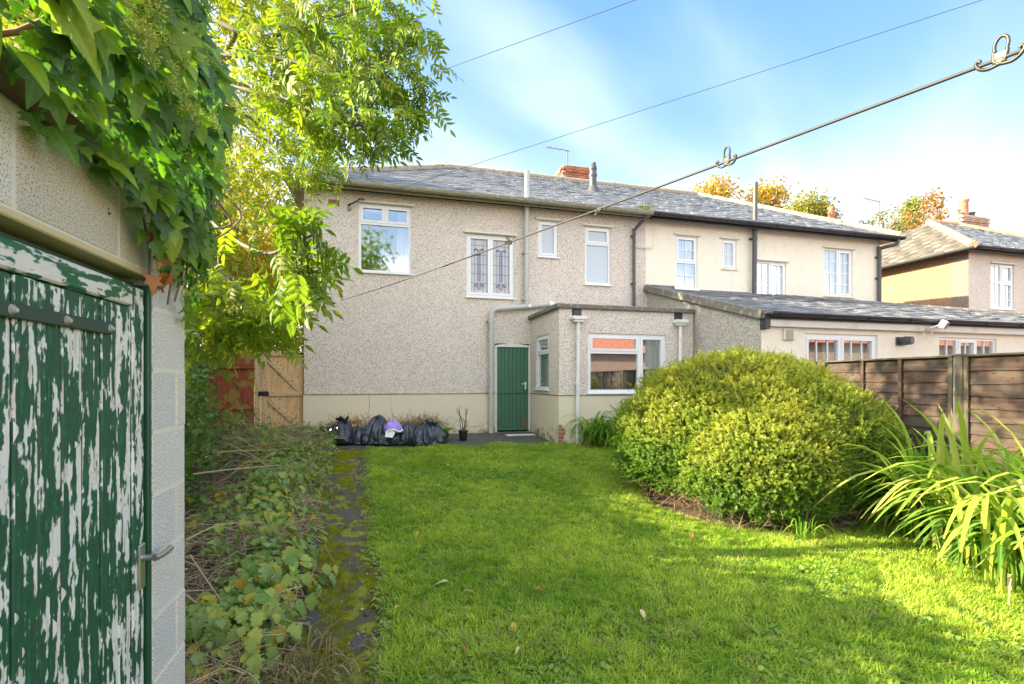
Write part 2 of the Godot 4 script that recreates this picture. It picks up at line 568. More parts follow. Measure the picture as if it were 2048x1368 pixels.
	M.turf = mat(lin(1, 1, 1), 1.0, paint(1024, 1024, lin(0.06, 0.13, 0.02), [[g1, 0.45, 0.8, lin(0.09, 0.19, 0.025)], [g2, 0.62, 0.8, lin(0.1, 0.1, 0.04)]]), 2.0)
	var g3 := noise(1024, 1024, 0.009, 73, 6)
	M.path = mat(lin(1, 1, 1), 0.95, paint(1024, 1024, lin(0.085, 0.077, 0.062), [[g2, 0.5, 0.8, lin(0.17, 0.155, 0.13)], [g3, 0.42, 0.5, lin(0.085, 0.085, 0.02)], [g3, 0.52, 0.66, lin(0.22, 0.23, 0.012)], [g2, 0.25, 0.15, Color(0.03, 0.03, 0.025, 0.7)]]), 2.2, grey(1024, 1024, g2), 1.2)
	M.patio = mat(lin(1, 1, 1), 0.9, paint(512, 512, lin(0.085, 0.085, 0.082), [[f512, 0.5, 0.8, lin(0.05, 0.05, 0.05)], [b512, 0.55, 0.8, Color(0.1, 0.11, 0.05, 0.8)]]), 1.2, f5t, 0.6)
	M.plastic_bag = mat(lin(0.032, 0.04, 0.055), 0.24)
	M.purple = mat(lin(0.36, 0.26, 0.72), 0.35)
	M.terracotta = mat(lin(0.02, 0.02, 0.022), 0.5)
	# leaves
	var vein := PackedByteArray()
	vein.resize(128 * 128)
	for y in 128:
		for x in 128:
			var u := absf(x - 64) / 64.0
			var w := y / 128.0
			var d := minf(u * 1.4, absf(fmod(w - u * 0.75 + 2.0, 0.2) - 0.1) * 1.6 + 0.03)
			vein[y * 128 + x] = clampi(int(255 * clampf(d * 9.0, 0, 1)), 0, 255)
	M.ivy_tex = paint(128, 128, lin(1, 1, 1), [[vein, 0.6, 0.0, Color(1, 1, 0.9, 0.0)], [vein, 0.2, 0.9, lin(0.8, 0.82, 0.8)]])
	M.ivy = []
	for c in [lin(0.24, 0.42, 0.03), lin(0.34, 0.52, 0.04), lin(0.11, 0.25, 0.045), lin(0.26, 0.45, 0.045), lin(0.15, 0.28, 0.1), lin(0.42, 0.54, 0.07)]:
		var m := mat(c, 0.35, M.ivy_tex)
		m.backlight_enabled = true
		m.backlight = Color(0.7, 0.9, 0.3).linear_to_srgb()
		M.ivy.append(m)
	M.ivy_mm = leafy(0.4, Color(0.5, 0.7, 0.2), M.ivy_tex)
	M.leaf = leafy(0.45)
	M.leaf_thick = leafy(0.8, Color(0.5, 0.6, 0.15))
	M.leaf_thick.metallic_specular = 0.2
	M.grass = leafy(0.7, Color(0.6, 0.8, 0.15))
	M.grass.metallic_specular = 0.25
	M.blade = []
	for c in [lin(0.11, 0.25, 0.025), lin(0.25, 0.4, 0.045), lin(0.38, 0.48, 0.07), lin(0.5, 0.52, 0.15)]:
		var m := mat(c, 0.6)
		m.metallic_specular = 0.25
		m.vertex_color_use_as_albedo = true
		m.backlight_enabled = true
		m.backlight = Color(0.8, 0.95, 0.3).linear_to_srgb()
		M.blade.append(m)
	M.dead_leaf = mat(lin(0.3, 0.12, 0.03), 0.7)
	M.dead_pale = mat(lin(0.5, 0.42, 0.22), 0.7)
	M.dead_yellow = mat(lin(0.55, 0.38, 0.05), 0.6)
	M.orange = mat(lin(0.35, 0.13, 0.03), 0.6)
	# glass: half mirror, half see-through
	var orm := Image.create(4, 4, false, Image.FORMAT_RGB8)
	orm.fill(Color(1.0, 0.03, 1.0))
	var g := ORMMaterial3D.new()
	g.albedo_color = Color(0.9, 0.95, 1.0, 0.5)
	g.orm_texture = ImageTexture.create_from_image(orm)
	g.transparency = BaseMaterial3D.TRANSPARENCY_ALPHA
	M.glass = g
	M.frosted = mat(lin(0.52, 0.59, 0.65), 0.2, null, 1.0, f5t, 0.05)
	M.leaded = mat(lin(0.5, 0.5, 0.54), 0.25)
	M.lead_line = mat(lin(0.16, 0.17, 0.2), 0.5)
	M.glass_blue = mat(lin(0.11, 0.15, 0.26), 0.25)
	M.glass_rose = mat(lin(0.36, 0.24, 0.3), 0.25)
	M.curtain = mat(lin(0.72, 0.73, 0.72), 0.9)
	M.curtain_green = mat(lin(0.45, 0.5, 0.42), 0.9)
	M.inside = mat(lin(0.3, 0.28, 0.25), 0.9)
	M.wire = mat(lin(0.05, 0.05, 0.045), 0.6)
	M.line_cord = mat(lin(0.035, 0.035, 0.027), 0.6)
	M.clip = mat(lin(0.03, 0.029, 0.012), 0.45)
	M.rust = mat(lin(0.26, 0.1, 0.05), 0.9)


# ---------------------------------------------------------------- setting
func make_sky() -> Sky:
	var w := 1024
	var h := 512
	var ci := FastNoiseLite.new()
	ci.noise_type = FastNoiseLite.TYPE_SIMPLEX_SMOOTH
	ci.seed = 12
	ci.frequency = 0.9
	ci.fractal_octaves = 5
	ci.fractal_gain = 0.5
	var puff := FastNoiseLite.new()
	puff.noise_type = FastNoiseLite.TYPE_SIMPLEX_SMOOTH
	puff.seed = 44
	puff.frequency = 2.2
	puff.fractal_octaves = 5
	var data := PackedFloat32Array()
	data.resize(w * h * 3)
	var top := Vector3(0.027, 0.07, 0.155)
	var mid := Vector3(0.068, 0.118, 0.195)
	var low := Vector3(0.235, 0.246, 0.252)
	for y in h:
		var el := (0.5 - (y + 0.5) / h) * PI
		var s := sin(el)
		for x in w:
			var a := (x + 0.5) / w * TAU
			var d := Vector3(sin(a) * cos(el), s, -cos(a) * cos(el))
			var c: Vector3
			if s < 0.0:
				c = Vector3(0.13, 0.135, 0.11)
			else:
				var t := pow(1.0 - s, 2.2)
				c = top.lerp(mid, smoothstep(0.0, 0.4, t)).lerp(low, smoothstep(0.22, 0.8, t))
				# thin high cloud on a plane overhead, drawn out along one direction
				var p := Vector2(d.x, d.z) / (s + 0.12)
				p = p.rotated(0.55)
				var k := ci.get_noise_3d(p.x * 0.35, p.y * 1.5, 0.0) + 0.45 * ci.get_noise_3d(p.x * 0.9 + 7.0, p.y * 2.4, 3.0)
				c = c.lerp(Vector3(0.23, 0.245, 0.26), smoothstep(-0.5, 1.0, k) * 0.55)
				# cloud, brightest opposite the sun; extra added in unseen south to light the facade
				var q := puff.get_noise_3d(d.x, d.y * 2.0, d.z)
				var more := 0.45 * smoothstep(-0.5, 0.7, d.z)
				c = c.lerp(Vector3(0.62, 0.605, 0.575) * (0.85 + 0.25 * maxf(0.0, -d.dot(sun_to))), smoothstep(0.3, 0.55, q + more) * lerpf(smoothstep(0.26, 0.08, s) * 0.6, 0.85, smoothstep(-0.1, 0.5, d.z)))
				# the bright haze round the sun
				var g := acos(clampf(d.dot(sun_to), -1.0, 1.0))
				c += Vector3(1.5, 1.42, 1.25) * exp(-g * g / 0.1) + Vector3(0.3, 0.285, 0.25) * exp(-g * g / 0.5)
			var i := (y * w + x) * 3
			data[i] = c.x
			data[i + 1] = c.y
			data[i + 2] = c.z
	var m := PanoramaSkyMaterial.new()
	m.panorama = ImageTexture.create_from_image(Image.create_from_data(w, h, false, Image.FORMAT_RGBF, data.to_byte_array()))
	var sky := Sky.new()
	sky.sky_material = m
	return sky


func sheet(m: MB, x0: float, x1: float, z0: float, z1: float, nx: int, nz: int, lift: Callable) -> void:
	for i in nx:
		for j in nz:
			var q := []
			for t in [[0, 1], [1, 1], [1, 0], [0, 0]]:
				var x: float = lerpf(x0, x1, float(i + t[0]) / nx)
				var z: float = lerpf(z0, z1, float(j + t[1]) / nz)
				q.append(lift.call(x, z))
			m.quad(q[0], q[1], q[2], q[3])


func lawn_edge(z: float) -> float:   # x of the lawn's left edge
	return lerpf(0.03, -0.3, clampf((z + 2.5) / -6.4, 0.0, 1.2)) + 0.03 * sin(z * 3.1) + 0.02 * sin(z * 7.7)


func bed_y(x: float, z: float) -> float:
	var e := lawn_edge(z) - 0.62
	var t := smoothstep(0.0, 0.9, e - x)
	return ground_y(x, z) + 0.006 + t * (0.16 + 0.08 * sin(x * 2.3 + z * 1.7) + 0.05 * sin(z * 4.1 + x))


func make_ground() -> void:
	var m := MB.new()
	sheet(m, -60, 80, -120, 60, 28, 36, func(x, z): return Vector3(x, ground_y(x, z) - 0.03, z))
	struct("ground", m, M.soil)
	m = MB.new()
	for j in 40:
		var z0 := lerpf(-9.35, 1.5, j / 40.0)
		var z1 := lerpf(-9.35, 1.5, (j + 1) / 40.0)
		for i in 12:
			var q := []
			for t in [[i, z1], [i + 1, z1], [i + 1, z0], [i, z0]]:
				var x := lerpf(lawn_edge(t[1]), 6.2, t[0] / 12.0)
				q.append(Vector3(x, ground_y(x, t[1]) + 0.012 + 0.012 * sin(x * 1.9) * sin(t[1] * 1.3), t[1]))
			m.quad(q[0], q[1], q[2], q[3])
	struct("lawn", m, M.turf)
	m = MB.new()
	for j in 40:
		var z0 := lerpf(-9.3, 1.5, j / 40.0)
		var z1 := lerpf(-9.3, 1.5, (j + 1) / 40.0)
		for i in 4:
			var q := []
			for t in [[i, z1], [i + 1, z1], [i + 1, z0], [i, z0]]:
				var x := lawn_edge(t[1]) + lerpf(-0.72, 0.03, t[0] / 4.0)
				q.append(Vector3(x, ground_y(x, t[1]) + 0.004, t[1]))
			m.quad(q[0], q[1], q[2], q[3])
	struct("path", m, M.path)
	m = MB.new()
	for i in 40:
		var p := []
		for k in [i, i + 1]:
			var a: float = TAU * k / 40.0
			var e := 1.05 + 0.04 * sin(a * 7.0) + 0.03 * sin(a * 13.0)
			var x := 4.3 + cos(a) * 1.35 * e
			var z := -4.9 - sin(a) * 1.05 * e
			p.append(Vector3(x, ground_y(x, z) + 0.03, z))
		m.tri(Vector3(4.3, ground_y(4.3, -4.9) + 0.05, -4.9), p[0], p[1])
	struct("bed_soil", m, M.soil)
	m = MB.new()
	sheet(m, -2.6, 3.4, -10.7, -9.3, 12, 4, func(x, z): return Vector3(x, ground_y(x, z) + 0.008, z))
	struct("yard_paving", m, M.patio)
	m = MB.new()
	sheet(m, -4.6, -0.6, -10.2, 1.0, 24, 60, func(x, z): return Vector3(minf(x, lawn_edge(z) - 0.6), bed_y(minf(x, lawn_edge(z) - 0.6), z), z))
	struct("bed_soil", m, M.soil)


func _ready() -> void:
	rng.seed = 20231107
	# camera, sky, sun, exposure
	var cam := Camera3D.new()
	cam.name = "camera"
	cam.projection = Camera3D.PROJECTION_FRUSTUM
	cam.near = 0.05
	cam.far = 500.0
	cam.size = 2.0 * 684.0 / 969.0 * 0.05
	cam.frustum_offset = Vector2(0, 78.0 / 969.0 * 0.05)
	cam.position = Vector3(0, EYE, 0)
	cam.rotation.y = -YAW
	add_child(cam)
	var az := deg_to_rad(13.0)
	var el := deg_to_rad(27.0)
	sun_to = Vector3(-cos(el) * cos(az), sin(el), -cos(el) * sin(az))
	var env := Environment.new()
	env.background_mode = Environment.BG_SKY
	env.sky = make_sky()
	env.background_energy_multiplier = 1.0
	env.tonemap_mode = Environment.TONE_MAPPER_LINEAR
	env.tonemap_exposure = 7.3
	env.sdfgi_enabled = true
	env.ssao_enabled = true
	env.ssil_enabled = true
	var we := WorldEnvironment.new()
	we.name = "world_environment"
	we.environment = env
	add_child(we)
	var sun := DirectionalLight3D.new()
	sun.name = "sun"
	sun.light_energy = 0.95
	sun.light_color = Color(1.0, 0.93, 0.8)
	sun.light_angular_distance = 0.5
	sun.shadow_enabled = true
	add_child(sun)
	sun.look_at_from_position(sun_to * 50.0, Vector3.ZERO)
	make_materials()
	make_ground()
	make_house()
	make_neighbour()
	make_third_house()
	make_behind()
	make_garage()
	make_fence()
	make_gate()
	make_hedge()
	make_tree()
	make_far_trees()
	make_ivy()
	make_lines()
	make_bags()
	make_bed()
	make_strappy()
	make_grass()
	make_litter()


# ---------------------------------------------------------------- houses
# lights: [x0, y0, x1, y1, pane, bars across, bars up, sash]
func window(parent: Node3D, at_: Vector3, w: float, h: float, lights: Array, opt := {}, basis := Basis()) -> MeshInstance3D:
	var m := MB.new()
	var holes := []
	for l in lights:
		holes.append([l[0] + 0.01, l[1] + 0.01, l[2] + 0.01, l[3] + 0.01])
	m.wall(Vector3(-0.01, -0.01, -0.03), Vector3.RIGHT, w + 0.02, h + 0.02, holes, 0.07)
	var o := MeshInstance3D.new()
	o.mesh = m.mesh()
	o.material_override = opt.get("frame", M.white)
	o.transform = Transform3D(basis, at_)
	put(o, "window", parent)
	for l in lights:
		var e := 0.0
		if l[7]:
			e = 0.045
			m = MB.new()
			m.wall(Vector3(l[0] - 0.004, l[1] - 0.004, -0.017), Vector3.RIGHT, l[2] - l[0] + 0.008, l[3] - l[1] + 0.008, [[e, e, l[2] - l[0] + 0.008 - e, l[3] - l[1] + 0.008 - e]], 0.06)
			lpart("sash", m, opt.get("frame", M.white), o)
		m = MB.new()
		m.quad(Vector3(l[0], l[1], -0.06), Vector3(l[2], l[1], -0.06), Vector3(l[2], l[3], -0.06), Vector3(l[0], l[3], -0.06))
		lpart("pane", m, l[4], o)
		if l[5] + l[6] > 0:
			m = MB.new()
			for k in l[5]:
				var x: float = lerpf(l[0], l[2], (k + 1.0) / (l[5] + 1.0))
				m.box(Vector3(x - 0.011, l[1], -0.059), Vector3(x + 0.011, l[3], -0.045))
			for k in l[6]:
				var y: float = lerpf(l[1], l[3], (k + 1.0) / (l[6] + 1.0))
				m.box(Vector3(l[0], y - 0.011, -0.058), Vector3(l[2], y + 0.011, -0.046))
			lpart("glazing_bar", m, M.white, o)
	if opt.get("ledge", true):
		m = MB.new()
		m.box(Vector3(-0.06, h + 0.005, -0.05), Vector3(w + 0.06, h + 0.04, 0.075), 0.006)
		lpart("ledge", m, opt.get("trim", M.trim), o)
	if opt.get("sill", true):
		m = MB.new()
		m.box(Vector3(-0.03, -0.035, -0.09), Vector3(w + 0.03, 0.0, 0.05), 0.006)
		lpart("sill", m, opt.get("sill_mat", M.white), o)
	for c in opt.get("curtains", []):   # [x0, x1, y0, y1, gather, material]
		m = MB.new()
		for i in 24:
			for j in 6:
				var q := []
				for t in [[0, 0], [1, 0], [1, 1], [0, 1]]:
					var s: float = (i + t[0]) / 24.0
					var v: float = (j + t[1]) / 6.0
					q.append(Vector3(lerpf(c[0] + c[4] * (1 - v) * v, c[1], s), lerpf(c[2], c[3], v), -0.2 + 0.025 * sin(s * 40.0 + sin(v * 3.0)) + 0.01 * sin(s * 93.0)))
				m.quad(q[0], q[1], q[2], q[3])
		lpart("curtain", m, c[5], o)
	return o


func slate_mesh(w: float, l: float, th := 0.008) -> ArrayMesh:
	var m := MB.new()
	m.box(Vector3(-w / 2, 0, 0), Vector3(w / 2, l, th), 0.0)
	return m.mesh()


func slates_on(poly: PackedVector2Array, o: Vector3, u: Vector3, w: Vector3, sw: float, ex: float) -> Array:
	var nn := u.cross(w).normalized()
	var lo := poly[0]
	var hi := poly[0]
	for p in poly:
		lo = lo.min(p)
		hi = hi.max(p)
	var out := []
	var rows := int((hi.y - lo.y) / ex) + 1
	for j in rows:
		var y := lo.y + j * ex
		for i in int((hi.x - lo.x) / sw) + 2:
			var x := lo.x + (i + (0.5 if j % 2 else 0.0)) * sw
			if not Geometry2D.is_point_in_polygon(Vector2(clampf(x, lo.x + 0.01, hi.x - 0.01), y + ex * 0.5), poly):
				continue
			var tilt := 0.05 + r(0.0, 0.03)
			var dy := w * cos(tilt) - nn * sin(tilt)
			var half := 1.0
			if x - sw / 2 < lo.x - 0.02:
				x = lo.x + sw / 4 + 0.01
				half = 0.5
			var dx := (u + w * r(-0.012, 0.012)).normalized()
			out.append(Transform3D(Basis(dx * half, dy, dx.cross(dy)), o + u * (x + r(-0.004, 0.004)) + w * (y - 0.02 + r(-0.01, 0.01)) + nn * (0.022 + r(0, 0.006))))
	return out


func ridge_tiles(a: Vector3, b: Vector3, mt: Material, parent: Node3D, rad := 0.12) -> void:
	var k := int(a.distance_to(b) / 0.45) + 1
	for i in k:
		var m := MB.new()
		var p := a.lerp(b, float(i) / k)
		var q := a.lerp(b, (i + 0.985) / k)
		m.tube([p + rv(0.006), q + rv(0.006)], [rad, rad * r(0.96, 1.04)], 9)
		part("ridge_tile", m, mt, parent)


func gutter(a: Vector3, b: Vector3, rad: float, mt: Material, parent: Node3D, gap: float, brackets := true) -> void:
	var m := MB.new()
	var d := (b - a).normalized()
	var out := Vector3.UP.cross(d) * -1.0
	for i in 10:
		var q := []
		for k in [i, i + 1]:
			var t: float = PI * k / 10.0
			q.append(out * cos(t) * -1.0 + Vector3.DOWN * sin(t))
		m.quad(a + q[0] * rad, a + q[1] * rad, b + q[1] * rad, b + q[0] * rad)
		m.quad(b + q[0] * (rad - 0.006), b + q[1] * (rad - 0.006), a + q[1] * (rad - 0.006), a + q[0] * (rad - 0.006))
	for s in [-1, 1]:
		m.box(Vector3.ZERO, Vector3.ONE, 0.0, Transform3D(Basis(b - a, Vector3(0, 0.012, 0), out * 0.012), a + out * (s * rad - 0.006) - Vector3(0, 0.006, 0)))
	var g := part("gutter", m, mt, parent)
	var k := int(a.distance_to(b) / gap)
	for i in k + 1:
		var p := a + d * (gap * i + 0.15)
		if p.distance_to(a) > a.distance_to(b):
			break
		m = MB.new()
		if brackets:
			m.tube([p + out * -rad * 1.06, p + (out * -0.7 - Vector3.UP * 0.75) * rad * 1.1, p - Vector3.UP * rad * 1.12, p + (out * 0.7 - Vector3.UP * 0.75) * rad * 1.1, p + out * rad * 1.06], [0.013], 5)
		else:
			for t in 8:
				var f := PI * t / 8.0
				var e := PI * (t + 1) / 8.0
				var x0 := (out * cos(f) * -1.0 + Vector3.DOWN * sin(f)) * (rad + 0.008)
				var x1 := (out * cos(e) * -1.0 + Vector3.DOWN * sin(e)) * (rad + 0.008)
				m.quad(p - d * 0.035 + x0, p - d * 0.035 + x1, p + d * 0.035 + x1, p + d * 0.035 + x0)
		put_under("gutter_bracket", m, mt, g)


func put_under(called: String, m: MB, mt: Material, parent: Node3D) -> void:
	part(called, m, mt, parent)


func pipe(called: String, path: Array, rad: float, mt: Material, parent: Node3D, collars: Array, sides := 12) -> void:
	var m := MB.new()
	m.tube(path, [rad], sides)
	var p := part(called, m, mt, parent)
	for y in collars:
		m = MB.new()
		m.tube([y - Vector3(0, 0.03, 0), y + Vector3(0, 0.03, 0)], [rad * 1.22], sides)
		m.box(y + Vector3(-rad * 1.7, -0.02, -rad * 1.5), y + Vector3(rad * 1.7, 0.02, -rad * 0.9), 0.003)
		part("pipe_collar", m, mt, p)


# hipped roof plane set; hip_left / hip_right say which end slopes
func hip_roof(parent: Node3D, x0: float, x1: float, zf: float, zb: float, y0: float, hip_l: bool, hip_r: bool, ridge_mat: Material, old_left := false, most := 300) -> MeshInstance3D:
	var half := (zf - zb) / 2.0
	var rise := half * tan(deg_to_rad(30.0))
	var l := half / cos(deg_to_rad(30.0))
	var w := x1 - x0
	var a := cos(deg_to_rad(30.0))
	var m := MB.new()
	var hl := half if hip_l else 0.0
	var hr := half if hip_r else 0.0
	var fp := PackedVector2Array([Vector2(0, 0), Vector2(w, 0), Vector2(w - hr, l), Vector2(hl, l)])
	var fo := Vector3(x0, y0, zf)
	m.slab(fp, fo, Vector3.RIGHT, Vector3(0, 0.5, -a), 0.05)
	var bp := PackedVector2Array([Vector2(0, 0), Vector2(w, 0), Vector2(w - hl, l), Vector2(hr, l)])
	m.slab(bp, Vector3(x1, y0, zb), Vector3.LEFT, Vector3(0, 0.5, a), 0.05)
	var tp := PackedVector2Array([Vector2(0, 0), Vector2(half * 2, 0), Vector2(half, l)])
	if hip_l:
		m.slab(tp, Vector3(x0, y0, zb), Vector3.BACK, Vector3(a, 0.5, 0), 0.05)
	if hip_r:
		m.slab(tp, Vector3(x1, y0, zf), Vector3.FORWARD, Vector3(-a, 0.5, 0), 0.05)
	var roof := part("roof", m, M.deck, parent)
	var mesh := slate_mesh(0.235, 0.24)
	pieces("slate", "slates_beyond", [mesh], M.slates, M.slate, slates_on(fp, fo, Vector3.RIGHT, Vector3(0, 0.5, -a), 0.24, 0.17), M.slate_tints, roof, most)
	if hip_l:
		scatter("side_slates", mesh, M.slate, slates_on(tp, Vector3(x0, y0, zb), Vector3.BACK, Vector3(a, 0.5, 0), 0.24, 0.17), M.slate_tints_old if old_left else M.slate_tints, roof)
	if hip_r:
		scatter("end_slates", mesh, M.slate, slates_on(tp, Vector3(x1, y0, zf), Vector3.FORWARD, Vector3(-a, 0.5, 0), 0.24, 0.17), M.slate_tints, roof)
	var ra := Vector3(x0 + hl, y0 + rise, zf - half)
	var rb := Vector3(x1 - hr, y0 + rise, zf - half)
	ridge_tiles(ra, rb, ridge_mat, roof)
	if hip_l:
		ridge_tiles(Vector3(x0, y0 + 0.02, zf), ra, ridge_mat, roof)
	if hip_r:
		ridge_tiles(Vector3(x1, y0 + 0.02, zf), rb, ridge_mat, roof)
	return roof


func chimney(parent: Node3D, lo: Vector3, hi: Vector3, mt: Material, pots: Array, called := "chimney") -> MeshInstance3D:
	var m := MB.new()
	m.box(lo + Vector3(0.015, 0, 0.015), hi - Vector3(0.015, 0.02, 0.015))
	m.box(Vector3(lo.x + 0.03, hi.y - 0.04, lo.z + 0.03), Vector3(hi.x - 0.03, hi.y + 0.03, hi.z - 0.03), 0.02)
	var c := part(called, m, M.mortar, parent)
	var where := []
	var y := lo.y
	var row := 0
	while y < hi.y - 0.05:
		var out := 0.03 if (row % 100) >= 0 and y > hi.y - 0.3 and y < hi.y - 0.08 else 0.0
		for side in 4:
			var len: float = (hi.x - lo.x) if side % 2 == 0 else (hi.z - lo.z)
			var k := maxi(2, roundi(len / 0.225))
			for i in k:
				var s: float = (i + (0.5 if row % 2 else 0.0)) * len / k
				if s + len / k > len + 0.01:
					continue
				var b := Vector3(len / k - 0.012, 0.063, 0.1)
				var cx := s + len / k / 2.0
				var t := Transform3D()
				if side == 0:
					t = Transform3D(Basis(), Vector3(lo.x + cx, y, hi.z - 0.04 + out))
				elif side == 1:
					t = Transform3D(Basis(Vector3.UP, PI / 2), Vector3(hi.x - 0.04 + out, y, lo.z + cx))
				elif side == 2:
					t = Transform3D(Basis(), Vector3(lo.x + cx, y, lo.z + 0.04 - out))
				else:
					t = Transform3D(Basis(Vector3.UP, PI / 2), Vector3(lo.x + 0.04 - out, y, lo.z + cx))
				where.append(t * Transform3D(Basis.from_scale(b), Vector3.ZERO))
		y += 0.075
		row += 1
	m = MB.new()
	m.box(Vector3(-0.5, 0, -0.5), Vector3(0.5, 1, 0.5))
	var mm: StandardMaterial3D = mt.duplicate()
	mm.vertex_color_use_as_albedo = true
	scatter("bricks", m.mesh(), mm, where, [Color(1, 1, 1), Color(0.8, 0.8, 0.8), Color(1.15, 1.05, 1), Color(0.9, 0.85, 0.85)], c)
	for p in pots:   # [x, z, radius, height, material]
		m = MB.new()
		m.lathe([Vector2(p[2] * 1.1, 0), Vector2(p[2], p[3] * 0.15), Vector2(p[2] * 0.92, p[3] * 0.85), Vector2(p[2] * 1.1, p[3] * 0.88), Vector2(p[2] * 1.1, p[3]), Vector2(p[2] * 0.75, p[3]), Vector2(p[2] * 0.7, p[3] * 0.5), Vector2(0.001, p[3] * 0.5)], 14, Vector3(p[0], hi.y + 0.02, p[1]))
		part("chimney_pot", m, p[4], c)
	return c


func aerial(parent: Node3D, foot: Vector3, h: float, boom: Vector3, long: float, n: int) -> void:
	var m := MB.new()
	var top := foot + Vector3(0, h, 0)
	m.cyl(foot, top, 0.018, 6)
	m.cyl(top + boom * 0.12, top - boom * long, 0.012, 5)
	var s := boom.cross(Vector3.UP).normalized()
	for i in n:
		var c := top - boom * (long * i / n + 0.05)
		m.cyl(c - s * 0.16, c + s * 0.16, 0.006, 4)
	m.cyl(top + boom * 0.1 - s * 0.18 + Vector3(0, 0.12, 0), top + boom * 0.1 - s * 0.18 - Vector3(0, 0.12, 0), 0.006, 4)
	m.cyl(top + boom * 0.1 + s * 0.18 + Vector3(0, 0.12, 0), top + boom * 0.1 + s * 0.18 - Vector3(0, 0.12, 0), 0.006, 4)
	part("aerial", m, M.dark_pipe, parent)


func make_house() -> void:
	var zf := -10.78
	var h := thing("house", "two storey pebbledashed house with green back door and flat roofed extension, bags along its wall", "house", Vector3(2.3, 0, -12.5))
	var m := MB.new()
	var e := 0.888
	m.wall(Vector3(-1.62, e, zf), Vector3.RIGHT, 7.855, 5.2 - e, [[1.076, 3.5 - e, 2.169, 4.96 - e], [3.39, 3.07 - e, 4.493, 4.49 - e], [5.073, 4.08 - e, 5.567, 4.925 - e], [6.253, 3.495 - e, 6.92, 4.88 - e], [4.04, 0, 4.87, 2.03 - e]])
	part("rear_wall", m, M.pebble, h)
	m = MB.new()
	m.wall(Vector3(-1.62, e, -17.8), Vector3.BACK, 6.78, 5.2 - e, [])
	m.wall(Vector3(6.2, e, -17.8), Vector3.LEFT, 7.58, 5.2 - e, [])
	part("side_wall", m, M.pebble, h)
	m = MB.new()
	m.box(Vector3(-1.637, -0.3, zf - 0.24), Vector3(2.42, e - 0.004, zf + 0.017), 0.006)
	m.box(Vector3(-1.637, -0.3, -17.8), Vector3(-1.38, e - 0.004, zf - 0.25))
	m.box(Vector3(3.252, -0.3, zf - 0.24), Vector3(6.2, e - 0.004, zf - 0.01))
	m.box(Vector3(2.42, -0.3, zf - 0.24), Vector3(3.252, 0.0, zf + 0.01))
	part("plinth", m, M.plinth, h)
	m = MB.new()
	m.tube([Vector3(-0.33, 0.87, zf + 0.017), Vector3(-0.32, 0.6, zf + 0.017), Vector3(-0.35, 0.45, zf + 0.017), Vector3(-0.34, 0.2, zf + 0.017)], [0.004], 4)
	part("crack", m, M.concrete_cap, h)
	m = MB.new()
	m.tube([Vector3(0.1, 0.86, zf + 0.017), Vector3(0.13, 0.6, zf + 0.017), Vector3(0.16, 0.4, zf + 0.017)], [0.002], 4)
	part("crack", m, M.concrete_cap, h)
	m = MB.new()
	m.box(Vector3(-1.65, e - 0.005, zf - 0.01), Vector3(2.42, e + 0.008, zf + 0.03), 0.003)
	part("bell_cast", m, M.concrete_cap, h)
	m = MB.new()
	m.box(Vector3(-1.35, 2.5, -17.5), Vector3(6.1, 2.6, -11.05))
	m.box(Vector3(-1.35, 0.02, -17.5), Vector3(6.1, 0.06, -11.05))
	m.box(Vector3(1.2, 0.1, -17.5), Vector3(1.3, 5.15, -11.05))
	m.box(Vector3(3.2, 2.62, -17.5), Vector3(3.28, 5.15, -11.05))
	part("inner_floor", m, M.inside, h)
	# windows
	window(h, Vector3(-0.544, 3.5, zf), 1.093, 1.46, [[0.05, 1.075, 0.52, 1.41, M.glass, 0, 0, true], [0.573, 1.075, 1.043, 1.41, M.glass, 0, 0, true], [0.05, 0.05, 1.043, 1.02, M.glass, 0, 0, false]], {"curtains": [[0.82, 1.06, 0.02, 1.42, -0.1, M.curtain]]})
	var w2 := window(h, Vector3(1.77, 3.07, zf), 1.103, 1.42, [[0.06, 0.06, 0.53, 1.36, M.leaded, 0, 0, true], [0.573, 0.06, 1.043, 1.36, M.leaded, 0, 0, true]])
	for x in [0.295, 0.808]:
		m = MB.new()
		for k in [-0.185, -0.095, 0.095, 0.185]:
			m.box(Vector3(x + k - 0.004, 0.1, -0.06), Vector3(x + k + 0.004, 1.315, -0.052))
		for k in 5:
			var y := 0.32 + k * 0.215
			m.box(Vector3(x - 0.185, y - 0.004, -0.059), Vector3(x + 0.185, y + 0.004, -0.053))
		lpart("lead_strip", m, M.lead_line, w2)
		m = MB.new()
		m.box(Vector3(x - 0.035, 0.36, -0.0605), Vector3(x - 0.012, 1.09, -0.0505))
		m.box(Vector3(x + 0.012, 0.36, -0.0605), Vector3(x + 0.035, 1.09, -0.0505))
		for s in [-1.0, 1.0]:
			m.slab(PackedVector2Array([Vector2(0.02 * s, 0.34), Vector2(0.12 * s, 0.27), Vector2(0.125 * s, 0.235), Vector2(0.07 * s, 0.25), Vector2(0.03 * s, 0.22)]), Vector3(x, 0, -0.05), Vector3.RIGHT, Vector3.UP, 0.01)
			m.slab(PackedVector2Array([Vector2(0.02 * s, 1.07), Vector2(0.07 * s, 1.12), Vector2(0.12 * s, 1.09), Vector2(0.11 * s, 1.04), Vector2(0.07 * s, 1.07)]), Vector3(x, 0, -0.05), Vector3.RIGHT, Vector3.UP, 0.01)
		lpart("blue_glass", m, M.glass_blue, w2)
		m = MB.new()
		m.slab(PackedVector2Array([Vector2(-0.05, 0.27), Vector2(-0.055, 0.21), Vector2(0, 0.16), Vector2(0.055, 0.21), Vector2(0.05, 0.27), Vector2(0, 0.3)]), Vector3(x, 0, -0.049), Vector3.RIGHT, Vector3.UP, 0.01)
		lpart("rose_glass", m, M.glass_rose, w2)
